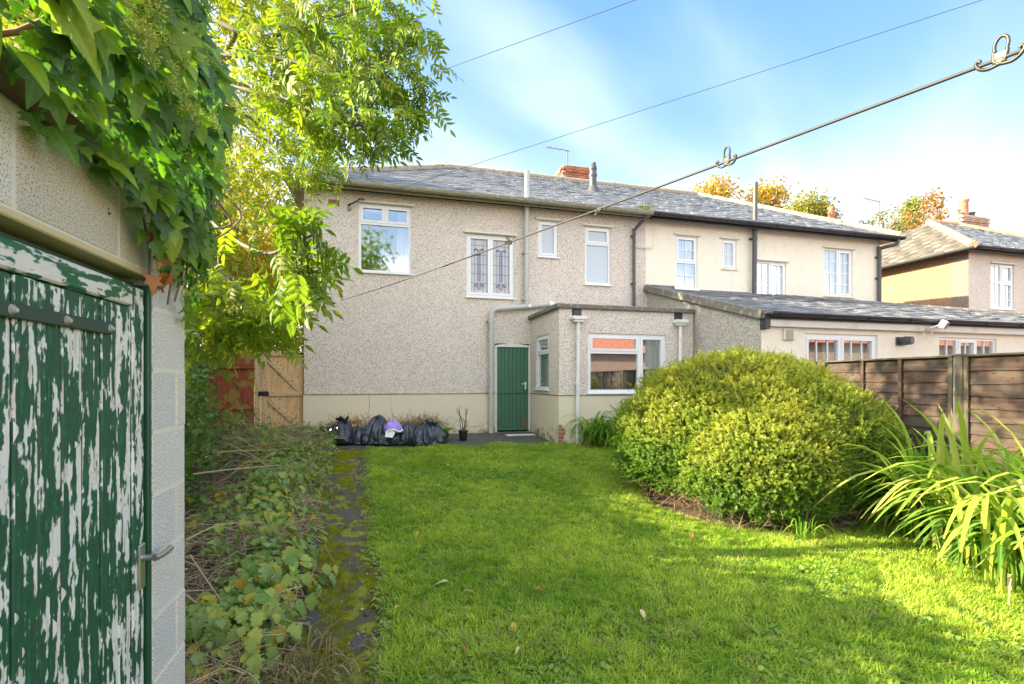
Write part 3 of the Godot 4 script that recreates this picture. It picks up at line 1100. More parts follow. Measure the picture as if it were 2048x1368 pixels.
	window(h, Vector3(3.453, 4.08, zf), 0.494, 0.845, [[0.05, 0.05, 0.444, 0.795, M.frosted, 0, 0, true]])
	window(h, Vector3(4.633, 3.495, zf), 0.667, 1.385, [[0.05, 1.0, 0.617, 1.335, M.frosted, 0, 0, true], [0.05, 0.05, 0.617, 0.95, M.frosted, 0, 0, false]])
	# back door
	m = MB.new()
	m.box(Vector3(2.43, 0.03, zf - 0.09), Vector3(3.235, 1.99, zf - 0.055))
	var d := part("door", m, M.green_door, h)
	for i in 8:
		m = MB.new()
		m.box(Vector3(2.482 + i * 0.0915, 0.1, zf - 0.052), Vector3(2.482 + i * 0.0915 + 0.088, 1.945, zf - 0.022 + r(-0.002, 0.002)), 0.005)
		part("plank", m, M.green_door, d)
	m = MB.new()
	m.box(Vector3(2.482, 0.035, zf - 0.054), Vector3(3.214, 0.097, zf + 0.0), 0.01)
	part("weather_board", m, M.green_door, d)
	m = MB.new()
	m.box(Vector3(2.42, 0.0, zf - 0.1), Vector3(2.472, 1.98, zf + 0.012), 0.005)
	m.box(Vector3(3.222, 0.0, zf - 0.1), Vector3(3.252, 1.98, zf + 0.012), 0.005)
	var arch := PackedVector2Array([Vector2(2.42, 1.95)])
	for i in 13:
		arch.append(Vector2(lerpf(3.252, 2.42, i / 12.0), 1.985 + 0.045 * sin(PI * i / 12.0)))
	arch.insert(1, Vector2(3.252, 1.95))
	m.slab(arch, Vector3(0, 0, zf + 0.014), Vector3.RIGHT, Vector3.UP, 0.1)
	part("door_frame", m, M.white_old, d)
	m = MB.new()
	m.box(Vector3(3.135, 0.98, zf - 0.02), Vector3(3.17, 1.15, zf - 0.008), 0.004)
	m.cyl(Vector3(3.152, 1.1, zf - 0.01), Vector3(3.152, 1.1, zf + 0.045), 0.01, 8)
	m.cyl(Vector3(3.16, 1.1, zf + 0.04), Vector3(3.05, 1.105, zf + 0.04), 0.009, 8)
	part("handle", m, M.white, d)
	m = MB.new()
	m.slab(PackedVector2Array([Vector2(3.06, 0.13), Vector2(3.14, 0.11), Vector2(3.16, 0.2), Vector2(3.13, 0.31), Vector2(3.1, 0.33), Vector2(3.08, 0.24)]), Vector3(0, 0, zf - 0.016), Vector3.RIGHT, Vector3.UP, 0.006)
	part("rust_patch", m, M.rust, d)
	m = MB.new()
	m.box(Vector3(2.4, -0.06, zf), Vector3(3.25, 0.005, zf + 0.12), 0.015)
	part("door_step", m, M.concrete_cap, h)
	# roof, gutter, pipes
	var roof := hip_roof(h, -1.95, 6.23, -10.45, -18.11, 5.24, true, false, M.ridge)
	gutter(Vector3(-1.98, 5.235, -10.37), Vector3(6.2, 5.215, -10.37), 0.075, M.gutter_old, h, 1.05, false)
	m = MB.new()
	m.box(Vector3(-1.9, 5.14, -10.56), Vector3(6.23, 5.25, -10.49))
	m.box(Vector3(-1.9, 5.15, -18.05), Vector3(-1.6, 5.2, -10.5))
	part("fascia", m, M.gutter_old, h)
	pipe("soil_pipe", spline([Vector3(3.14, 2.93, -10.68), Vector3(3.14, 4.0, -10.68), Vector3(3.14, 5.0, -10.66), Vector3(3.15, 5.98, -10.64)], 3), 0.055, M.pipe_grey, h, [Vector3(3.14, 4.12, -10.68), Vector3(3.14, 3.05, -10.68)])
	pipe("waste_pipe", [Vector3(3.74, 2.955, -10.68), Vector3(3.14, 2.88, -10.68), Vector3(2.52, 2.81, -10.68), Vector3(2.39, 2.78, -10.68), Vector3(2.325, 2.7, -10.68), Vector3(2.31, 2.58, -10.68), Vector3(2.31, -0.12, -10.68)], 0.06, M.pipe_grey, h, [Vector3(2.31, 2.52, -10.68), Vector3(2.31, 0.93, -10.68)])
	m = MB.new()
	m.cyl(Vector3(3.7, 2.95, -10.68), Vector3(3.8, 2.963, -10.68), 0.068, 12)
	m.cyl(Vector3(3.2, 2.888, -10.68), Vector3(3.2, 2.888, -10.605), 0.035, 10)
	part("pipe_cap", m, M.white, h)
	pipe("rainwater_pipe", spline([Vector3(6.05, 5.2, -10.4), Vector3(6.05, 5.1, -10.42), Vector3(5.9, 4.86, -10.69), Vector3(5.89, 4.7, -10.7), Vector3(5.89, 2.6, -10.7)], 4), 0.038, M.dark_pipe, h, [Vector3(5.89, 4.72, -10.7), Vector3(5.89, 3.55, -10.7)])
	m = MB.new()
	m.box(Vector3(-1.144, 4.845, zf - 0.02), Vector3(-0.926, 4.975, zf + 0.012), 0.004)
	var ab := part("air_brick", m, M.brick, h)
	m = MB.new()
	for i in 6:
		for j in 3:
			m.box(Vector3(-1.125 + i * 0.033, 4.86 + j * 0.038, zf + 0.0125), Vector3(-1.108 + i * 0.033, 4.883 + j * 0.038, zf + 0.0135))
	part("air_hole", m, M.black_plastic, ab)
	m = MB.new()
	m.tube(spline([Vector3(-0.75, 4.9, zf - 0.02), Vector3(-0.72, 4.88, zf + 0.07), Vector3(-0.6, 4.93, zf + 0.11), Vector3(-0.5, 5.0, zf + 0.12), Vector3(-0.42, 5.0, zf + 0.1)], 4), [0.016], 6)
	m.tube(spline([Vector3(-0.72, 4.88, zf + 0.05), Vector3(-0.76, 4.8, zf + 0.04), Vector3(-0.72, 4.76, zf + 0.04), Vector3(-0.69, 4.82, zf + 0.04)], 4), [0.01], 5)
	part("wire_bracket", m, M.black_plastic, h)
	chimney(h, Vector3(5.65, 6.5, -15.7), Vector3(6.8, 8.3, -15.0), M.brick, [])
	aerial(h, Vector3(5.9, 8.25, -15.2), 0.62, Vector3(0.85, 0.2, -0.45).normalized(), 1.05, 9)
	for f in [[5.7, 6.45, -12.7, 0.1, 0.85, M.dark_pipe], [5.95, 6.75, -13.2, 0.075, 0.85, M.dark_pipe]]:
		m = MB.new()
		var q: float = f[3]
		m.lathe([Vector2(q * 2.2, 0), Vector2(q * 1.1, 0.22), Vector2(q, 0.25), Vector2(q, 0.5), Vector2(q * 1.2, 0.51), Vector2(q * 1.2, 0.56), Vector2(q * 0.95, 0.58), Vector2(q * 0.9, 0.68), Vector2(q * 1.15, 0.7), Vector2(q * 1.15, 0.74), Vector2(q * 0.85, 0.76), Vector2(q * 0.85, f[4]), Vector2(0.001, f[4])], 14, Vector3(f[0], f[1], f[2]))
		part("flue", m, f[5], h)
	m = MB.new()
	m.slab(PackedVector2Array([Vector2(0, 0), Vector2(1.1, 0), Vector2(0.9, 0.3), Vector2(0.05, 0.3)]), Vector3(5.1, 6.42, -12.44), Vector3.RIGHT, Vector3(0, 0.5, -0.866), 0.01)
	part("flashing", m, M.lead, roof)
	# extension
	var ez := -8.87
	m = MB.new()
	m.wall(Vector3(3.27, e, ez), Vector3.RIGHT, 2.99, 2.59 - e, [[0.61, 0.05, 2.34, 2.12 - e]])
	m.wall(Vector3(3.271, e, zf + 0.002), Vector3.BACK, 1.9, 2.59 - e, [[0.424, 1.0 - e, 1.281, 2.15 - e]])
	part("extension_wall", m, M.pebble, h)
	m = MB.new()
	m.box(Vector3(3.255, -0.35, ez - 0.24), Vector3(6.26, e - 0.004, ez + 0.016), 0.006)
	m.box(Vector3(3.255, -0.35, zf + 0.012), Vector3(3.5, e - 0.004, ez - 0.245))
	part("extension_plinth", m, M.plinth, h)
	m = MB.new()
	m.box(Vector3(3.24, e - 0.005, ez - 0.02), Vector3(6.26, e + 0.008, ez + 0.03), 0.003)
	m.box(Vector3(3.24, e - 0.005, zf + 0.02), Vector3(3.28, e + 0.008, ez - 0.02), 0.003)
	part("bell_cast", m, M.concrete_cap, h)
	m = MB.new()
	m.box(Vector3(3.2, 2.585, zf + 0.005), Vector3(6.26, 2.675, ez + 0.06), 0.012)
	part("flat_roof", m, M.concrete_cap, h)
	window(h, Vector3(3.88, 0.938, ez), 1.73, 1.182, [[0.06, 0.84, 1.1, 1.12, M.glass, 0, 0, true], [0.06, 0.06, 1.1, 0.78, M.glass, 0, 0, false], [1.17, 0.06, 1.67, 1.12, M.glass, 0, 0, true]], {"ledge": false, "curtains": [[1.3, 1.7, 0.02, 1.14, -0.1, M.curtain_green], [0.02, 0.16, 0.02, 0.9, 0.1, M.curtain]]})
	window(h, Vector3(3.27, 1.0, -10.356), 0.857, 1.15, [[0.05, 0.8, 0.807, 1.1, M.glass, 0, 0, true], [0.05, 0.05, 0.807, 0.75, M.glass, 0, 0, false]], {"ledge": false, "curtains": [[0.1, 0.7, 0.05, 0.85, 0.2, M.curtain]]}, Basis(Vector3.BACK, Vector3.UP, Vector3.LEFT))
	for x in [3.638, 5.9]:
		m = MB.new()
		m.box(Vector3(x - 0.1, 2.435, ez - 0.05), Vector3(x + 0.1, 2.6, ez + 0.012), 0.01)
		m.box(Vector3(x - 0.085, 2.44, ez + 0.005), Vector3(x + 0.075, 2.57, ez + 0.035), 0.02)
		part("outlet", m, M.black_plastic, h)
		m = MB.new()
		var q := [[0.15, 2.425], [0.15, 2.36], [0.11, 2.31]]
		m.box(Vector3(x - 0.14, 2.36, ez + 0.01), Vector3(x + 0.14, 2.43, ez + 0.16), 0.008)
		m.box(Vector3(x - 0.105, 2.31, ez + 0.02), Vector3(x + 0.105, 2.362, ez + 0.14), 0.012)
		part("hopper", m, M.white_old, h)
		pipe("downpipe", [Vector3(x, 2.32, ez + 0.08), Vector3(x - 0.01, 1.0, ez + 0.08), Vector3(x - 0.02, -0.16, ez + 0.08)], 0.038, M.white_old, h, [Vector3(x - 0.01, 1.12, ez + 0.08), Vector3(x - 0.015, 0.3, ez + 0.08)])
	# plaster broken off the corner, bricks showing
	m = MB.new()
	m.slab(PackedVector2Array([Vector2(3.25, -0.12), Vector2(3.3, -0.12), Vector2(3.36, 0.1), Vector2(3.42, 0.22), Vector2(3.36, 0.24), Vector2(3.33, 0.3), Vector2(3.25, 0.31)]), Vector3(0, 0, ez + 0.02), Vector3.RIGHT, Vector3.UP, 0.02)
	var bp := part("broken_plaster", m, M.mortar, h)
	for b in [[3.252, 3.3, -0.1], [3.252, 3.335, -0.03], [3.252, 3.36, 0.045], [3.252, 3.39, 0.12], [3.252, 3.375, 0.195], [3.252, 3.32, 0.26]]:
		m = MB.new()
		m.box(Vector3(b[0], b[2], ez), Vector3(b[1], b[2] + 0.062, ez + 0.028), 0.006)
		part("brick", m, M.brick, bp)
	m = MB.new()
	m.box(Vector3(2.5, -0.035, -10.3), Vector3(3.2, -0.02, -10.02))
	var gr := thing("drain_grate", "pale slatted metal drain grate on the ground before the green door", "drain grate", Vector3(2.85, -0.03, -10.15))
	m = MB.new()
	for i in 7:
		m.box(Vector3(2.55 + i * 0.09, -0.022, -10.28), Vector3(2.62 + i * 0.09, 0.006, -10.05), 0.004)
	part("bars", m, M.white_old, gr)
	m = MB.new()
	m.box(Vector3(2.53, -0.024, -10.3), Vector3(3.18, -0.002, -10.282), 0.002)
	m.box(Vector3(2.53, -0.024, -10.048), Vector3(3.18, -0.002, -10.03), 0.002)
	part("frame", m, M.metal, gr)


func make_neighbour() -> void:
	var zf := -10.78
	var h := thing("house", "cream rendered neighbouring house with white windows, dark gutter and long slate lean-to", "house", Vector3(10, 0, -12.5))
	var m := MB.new()
	m.wall(Vector3(6.24, 0, zf + 0.004), Vector3.RIGHT, 7.46, 5.2, [[0.851, 3.504, 1.489, 4.85], [2.204, 4.09, 2.662, 4.857], [3.254, 3.36, 4.235, 4.36], [5.511, 3.53, 6.511, 4.85]])
	m.wall(Vector3(13.7, 0, zf), Vector3.FORWARD, 7.0, 5.2, [])
	m.wall(Vector3(13.7, 0, -17.8), Vector3.LEFT, 7.46, 5.2, [])
	part("rear_wall", m, M.cream, h)
	m = MB.new()
	m.box(Vector3(6.3, 2.5, -17.5), Vector3(13.4, 2.6, -11.05))
	m.box(Vector3(9.2, 2.62, -17.5), Vector3(9.3, 5.15, -11.05))
	part("inner_floor", m, M.inside, h)
	window(h, Vector3(7.091, 3.504, zf), 0.638, 1.346, [[0.05, 0.72, 0.588, 1.296, M.glass, 1, 1, true], [0.05, 0.05, 0.588, 0.66, M.glass, 1, 1, false]], {"curtains": [[0.03, 0.61, 0.4, 1.32, 0.0, M.curtain]]})
	window(h, Vector3(8.444, 4.09, zf), 0.458, 0.767, [[0.05, 0.05, 0.408, 0.717, M.frosted, 1, 1, true]], {"sill_mat": M.trim})
	window(h, Vector3(9.494, 3.36, zf), 0.981, 1.0, [[0.05, 0.04, 0.45, 0.95, M.glass, 1, 2, false], [0.52, 0.05, 0.931, 0.95, M.glass, 1, 2, true]], {"curtains": [[0.02, 0.96, 0.02, 0.98, 0.0, M.curtain]]})
	window(h, Vector3(11.751, 3.53, zf), 1.0, 1.32, [[0.05, 0.05, 0.47, 1.27, M.glass, 1, 3, false], [0.54, 0.05, 0.95, 1.27, M.glass, 1, 3, true]], {"sill_mat": M.trim, "curtains": [[0.02, 0.98, 0.02, 1.3, 0.0, M.curtain]]})
	hip_roof(h, 6.25, 14.03, -10.45, -18.11, 5.24, false, true, M.ridge)
	gutter(Vector3(6.21, 5.212, -10.37), Vector3(14.1, 5.2, -10.37), 0.07, M.black_plastic, h, 0.85)
	m = MB.new()
	m.box(Vector3(6.25, 5.1, -10.56), Vector3(14.0, 5.25, -10.49))
	m.box(Vector3(13.7, 5.14, -18.0), Vector3(14.03, 5.25, -10.5))
	part("fascia", m, M.black_plastic, h)
	pipe("soil_pipe", [Vector3(9.353, 3.4, -10.66), Vector3(9.353, 5.2, -10.64), Vector3(9.353, 6.35, -10.62)], 0.06, M.dark_pipe, h, [Vector3(9.353, 4.9, -10.65)])
	pipe("rainwater_pipe", spline([Vector3(13.9, 5.2, -10.4), Vector3(13.9, 5.02, -10.42), Vector3(13.64, 4.94, -10.68), Vector3(13.63, 4.8, -10.7), Vector3(13.63, 2.9, -10.7)], 4), 0.05, M.dark_pipe, h, [Vector3(13.63, 4.7, -10.7), Vector3(13.63, 4.1, -10.7)])
	m = MB.new()
	m.tube([Vector3(6.0, 4.45, -10.72), Vector3(6.42, 4.47, -10.72)], [0.012], 5)
	m.tube([Vector3(6.4, 4.5, -10.72), Vector3(6.5, 5.1, -10.68)], [0.008], 5)
	part("overflow_pipe", m, M.trim, h)
	# lean-to
	var lz := -7.0
	m = MB.new()
	m.slab(PackedVector2Array([Vector2(-10.775, -0.4), Vector2(lz + 0.0, -0.4), Vector2(lz, 2.27), Vector2(-10.775, 3.42)]), Vector3(6.28, 0, 0), Vector3.BACK, Vector3.UP, 0.24)
	part("lean_to_side_wall", m, M.pebble_grey, h)
	m = MB.new()
	m.wall(Vector3(6.285, -0.4, lz + 0.002), Vector3.RIGHT, 11.2, 2.66, [[0.915, 0.42, 2.585, 2.42], [4.125, 1.4, 5.69, 2.42]])
	part("lean_to_front_wall", m, M.cream, h)
	m = MB.new()
	m.box(Vector3(6.4, 2.11, lz + 0.004), Vector3(17.5, 2.275, lz + 0.09), 0.006)
	part("fascia_board", m, M.white_old, h)
	window(h, Vector3(7.2, 0.02, lz), 1.67, 2.0, [[0.07, 0.08, 0.81, 1.93, M.glass, 2, 3, true], [0.86, 0.08, 1.6, 1.93, M.glass, 2, 3, true]], {"ledge": false, "curtains": [[0.6, 1.6, 0.02, 1.9, 0.0, M.curtain_green]]})
	window(h, Vector3(10.41, 1.0, lz), 1.565, 1.02, [[0.05, 0.05, 0.5, 0.97, M.glass, 1, 1, false], [0.56, 0.05, 1.0, 0.97, M.glass, 1, 1, true], [1.06, 0.05, 1.515, 0.97, M.glass, 1, 1, false]], {"ledge": false, "curtains": [[0.02, 1.55, 0.02, 1.0, 0.0, M.curtain_green]]})
	var t := atan(0.301)
	var wv := Vector3(0, sin(t), -cos(t))
	var lo := Vector3(6.22, 2.29, lz + 0.15)
	var k := 1.0 / cos(t)
	var poly := PackedVector2Array([Vector2(0, 0), Vector2(11.4, 0), Vector2(11.4, 1.15 * k), Vector2(10.03, 1.65 * k), Vector2(3.73, 3.75 * k), Vector2(3.73, 3.92 * k), Vector2(0, 3.92 * k)])
	m = MB.new()
	m.slab(poly, lo, Vector3.RIGHT, wv, 0.06)
	m.quad(Vector3(9.9, 3.38, -10.74), Vector3(17.6, 2.55, -8.0), Vector3(17.6, 0.0, -8.0), Vector3(9.9, 0.0, -10.74))
	var roof := part("lean_to_roof", m, M.deck, h)
	pieces("slate", "slates_beyond", [slate_mesh(0.29, 0.3, 0.01)], M.slates, M.slate, slates_on(poly, lo, Vector3.RIGHT, wv, 0.3, 0.21), M.slate_tints, roof)
	ridge_tiles(Vector3(9.95, 3.4, -10.6), Vector3(17.6, 2.66, -7.95), M.concrete_cap, roof, 0.07)
	m = MB.new()
	m.box(Vector3(0, 0, 0), Vector3(1.5, 0.16, 0.05), 0.01, Transform3D(Basis(Vector3(0.948, -0.04, 0.318).normalized(), wv, Vector3.RIGHT.cross(wv)), Vector3(11.0, 3.17, -10.0)))
	part("flashing", m, M.lead, roof)
	m = MB.new()
	m.box(Vector3(6.24, 3.4, zf), Vector3(7.04, 3.56, zf + 0.05), 0.012)
	m.box(Vector3(7.78, 3.36, zf), Vector3(9.28, 3.5, zf + 0.05), 0.012)
	part("lead_flashing", m, M.lead, h)
	m = MB.new()
	m.box(Vector3(-0.02, -0.06, 0), Vector3(0.09, 0.09, 4.02), 0.006, Transform3D(Basis(Vector3.RIGHT, Vector3(0, cos(t), sin(t)), Vector3(0, -sin(t), cos(t))), Vector3(6.2, 3.45, -10.76)))
	part("verge", m, M.concrete_cap, h)
	gutter(Vector3(6.3, 2.33, lz + 0.2), Vector3(17.5, 2.31, lz + 0.2), 0.06, M.black_plastic, h, 0.97)
	m = MB.new()
	m.box(Vector3(6.27, 2.06, lz - 0.02), Vector3(6.36, 2.27, lz + 0.12), 0.006)
	part("gutter_end", m, M.black_plastic, h)
	m = MB.new()
	m.box(Vector3(6.72, 1.885, lz), Vector3(6.94, 2.085, lz + 0.05), 0.01)
	var v := part("wall_vent", m, M.trim, h)
	m = MB.new()
	for i in 9:
		m.box(Vector3(6.75, 1.9 + i * 0.02, lz + 0.051), Vector3(6.824, 1.907 + i * 0.02, lz + 0.058))
		m.box(Vector3(6.836, 1.9 + i * 0.02, lz + 0.051), Vector3(6.91, 1.907 + i * 0.02, lz + 0.058))
	part("louvre", m, M.lead, v)
	m = MB.new()
	m.cyl(Vector3(9.4, 1.92, lz), Vector3(9.4, 1.92, lz + 0.1), 0.065, 14)
	m.cyl(Vector3(9.4, 1.92, lz + 0.1), Vector3(9.43, 1.92, lz + 0.22), 0.085, 14, 0.075)
	m.box(Vector3(9.3, 1.84, lz + 0.004), Vector3(9.5, 2.0, lz + 0.02), 0.006)
	part("flue_outlet", m, M.dark_pipe, h)
	var sl := thing("security_light", "white floodlight with sensor fixed under the slate lean-to gutter", "floodlight", Vector3(9.95, 2.15, lz + 0.1))
	m = MB.new()
	m.box(Vector3(-0.15, -0.07, -0.05), Vector3(0.15, 0.07, 0.05), 0.012, Transform3D(Basis(Vector3.UP, 0.5) * Basis(Vector3.RIGHT, 0.5), Vector3(10.05, 2.22, lz + 0.32)))
	part("lamp_housing", m, M.white, sl)
	m = MB.new()
	m.box(Vector3(-0.135, -0.055, 0.051), Vector3(0.135, 0.055, 0.056), 0.0, Transform3D(Basis(Vector3.UP, 0.5) * Basis(Vector3.RIGHT, 0.5), Vector3(10.05, 2.22, lz + 0.32)))
	part("lens", m, M.lead, sl)
	m = MB.new()
	m.tube(spline([Vector3(9.9, 2.12, lz + 0.09), Vector3(9.88, 2.16, lz + 0.2), Vector3(9.98, 2.2, lz + 0.28)], 3), [0.02], 6)
	m.tube(spline([Vector3(9.85, 2.1, lz + 0.1), Vector3(9.86, 2.0, lz + 0.16), Vector3(9.93, 2.0, lz + 0.17), Vector3(9.95, 2.12, lz + 0.2)], 4), [0.01], 5)
	part("bracket", m, M.trim, sl)


func make_third_house() -> void:
	var zf := -10.78
	var h := thing("house", "brown pebbledashed house at the right edge with red hip tiles and sunlit side wall", "house", Vector3(21, 0, -14))
	var m := MB.new()
	m.wall(Vector3(17.25, 0, -18.0), Vector3.BACK, 7.22, 5.15, [])
	m.wall(Vector3(26, 0, -18.0), Vector3.LEFT, 8.75, 5.15, [])
	part("side_wall", m, M.pebble_tan, h)
	m = MB.new()
	m.wall(Vector3(17.252, 0, zf + 0.002), Vector3.RIGHT, 8.75, 5.15, [[0.94, 3.42, 1.95, 4.82]])
	m.wall(Vector3(26, 0, zf), Vector3.FORWARD, 7.2, 5.15, [])
	part("rear_wall", m, M.pebble, h)
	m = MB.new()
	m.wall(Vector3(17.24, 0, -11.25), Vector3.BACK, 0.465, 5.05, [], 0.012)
	part("corner_render", m, M.pebble_dark, h)
	m = MB.new()
	m.box(Vector3(17.5, 2.5, -17.7), Vector3(25.7, 2.6, -11.1))
	part("inner_floor", m, M.inside, h)
	window(h, Vector3(18.19, 3.42, zf), 1.01, 1.4, [[0.05, 0.86, 0.47, 1.35, M.glass, 1, 0, false], [0.53, 0.86, 0.96, 1.35, M.glass, 0, 0, true], [0.05, 0.05, 0.47, 0.8, M.glass, 1, 2, false], [0.53, 0.05, 0.96, 0.8, M.glass, 1, 2, true]], {"curtains": [[0.02, 0.99, 0.02, 1.38, 0.0, M.curtain]]})
	hip_roof(h, 16.92, 26.3, -10.45, -18.33, 5.19, true, true, M.ridge_red, true, 200)
	gutter(Vector3(16.85, 5.17, -10.37), Vector3(26.3, 5.16, -10.37), 0.07, M.black_plastic, h, 0.9)
	gutter(Vector3(16.84, 5.17, -18.3), Vector3(16.84, 5.17, -10.37), 0.07, M.dark_pipe, h, 1.4)
	m = MB.new()
	m.box(Vector3(16.95, 5.08, -10.56), Vector3(26.3, 5.2, -10.49))
	m.box(Vector3(16.95, 5.1, -18.3), Vector3(17.2, 5.2, -10.57))
	part("fascia", m, M.black_plastic, h)
	chimney(h, Vector3(23.3, 6.5, -15.6), Vector3(24.9, 8.12, -14.8), M.brick_pale, [[23.55, -15.2, 0.17, 0.3, M.brick_pale], [24.02, -15.2, 0.17, 0.8, M.pot], [24.5, -15.2, 0.12, 0.3, M.dark_pipe]])
	aerial(h, Vector3(21.0, 7.3, -16.5), 1.75, Vector3(0.95, 0.1, -0.3).normalized(), 1.5, 10)


# what stands behind the camera and shows only as reflections in the panes, and the houses whose chimneys rise over the roofs
func make_behind() -> void:
	var g := thing("brick_garage", "sunlit red brick garage with tiled roof across the back lane, seen in the panes", "garage", Vector3(12, -0.5, 7))
	var m := MB.new()
	m.box(Vector3(7, -0.7, 4.5), Vector3(17, 2.6, 9))
	part("wall", m, M.brick_pale, g)
	m = MB.new()
	m.slab(PackedVector2Array([Vector2(0, 0), Vector2(10.4, 0), Vector2(10.4, 2.8), Vector2(0, 2.8)]), Vector3(17.2, 2.6, 4.3), Vector3.LEFT, Vector3(0, 0.5, 0.866), 0.06)
	m.slab(PackedVector2Array([Vector2(0, 0), Vector2(10.4, 0), Vector2(10.4, 2.8), Vector2(0, 2.8)]), Vector3(6.8, 2.6, 9.15), Vector3.RIGHT, Vector3(0, 0.5, -0.866), 0.06)
	part("roof", m, M.pot, g)
	var g2 := thing("brick_outbuilding", "long sunlit brick outbuilding with red roof, mirrored in the lean-to windows", "outbuilding", Vector3(27, -0.5, 7))
	m = MB.new()
	m.box(Vector3(18.5, -0.7, 4.5), Vector3(38, 3.0, 9))
	part("wall", m, M.brick_pale, g2)
	m = MB.new()
	m.slab(PackedVector2Array([Vector2(0, 0), Vector2(20, 0), Vector2(20, 2.8), Vector2(0, 2.8)]), Vector3(38.2, 3.0, 4.3), Vector3.LEFT, Vector3(0, 0.6, 0.8), 0.06)
	m.slab(PackedVector2Array([Vector2(0, 0), Vector2(20, 0), Vector2(20, 2.8), Vector2(0, 2.8)]), Vector3(18.2, 3.0, 8.8), Vector3.RIGHT, Vector3(0, 0.6, -0.8), 0.06)
	part("roof", m, M.pot, g2)
	var f := thing("house", "far house mostly hidden behind the cream house, its red chimney pots over the roof", "house", Vector3(22, 0, -31))
	m = MB.new()
	m.box(Vector3(14, 0, -36), Vector3(30, 5.6, -28))
	part("wall", m, M.brick_pale, f)
	m = MB.new()
	m.slab(PackedVector2Array([Vector2(0, 0), Vector2(16.6, 0), Vector2(13, 4.6), Vector2(3, 4.6)]), Vector3(13.7, 5.6, -27.8), Vector3.RIGHT, Vector3(0, 0.5, -0.866), 0.06)
	m.slab(PackedVector2Array([Vector2(0, 0), Vector2(16.6, 0), Vector2(13, 4.6), Vector2(3, 4.6)]), Vector3(30.3, 5.6, -36.2), Vector3.LEFT, Vector3(0, 0.5, 0.866), 0.06)
	part("roof", m, M.deck, f)
	var c := at(1668, 450, 27.5)
	chimney(f, Vector3(c.x - 0.45, 7.0, c.z - 0.4), Vector3(c.x + 0.45, c.y + 0.02, c.z + 0.4), M.brick, [[c.x - 0.2, c.z, 0.17, 0.95, M.pot], [c.x + 0.22, c.z, 0.19, 0.4, M.brick_pale]])
	c = at(1512, 418, 24.0)
	chimney(f, Vector3(c.x - 0.4, 6.0, c.z - 0.4), Vector3(c.x + 0.4, c.y, c.z + 0.4), M.brick, [])


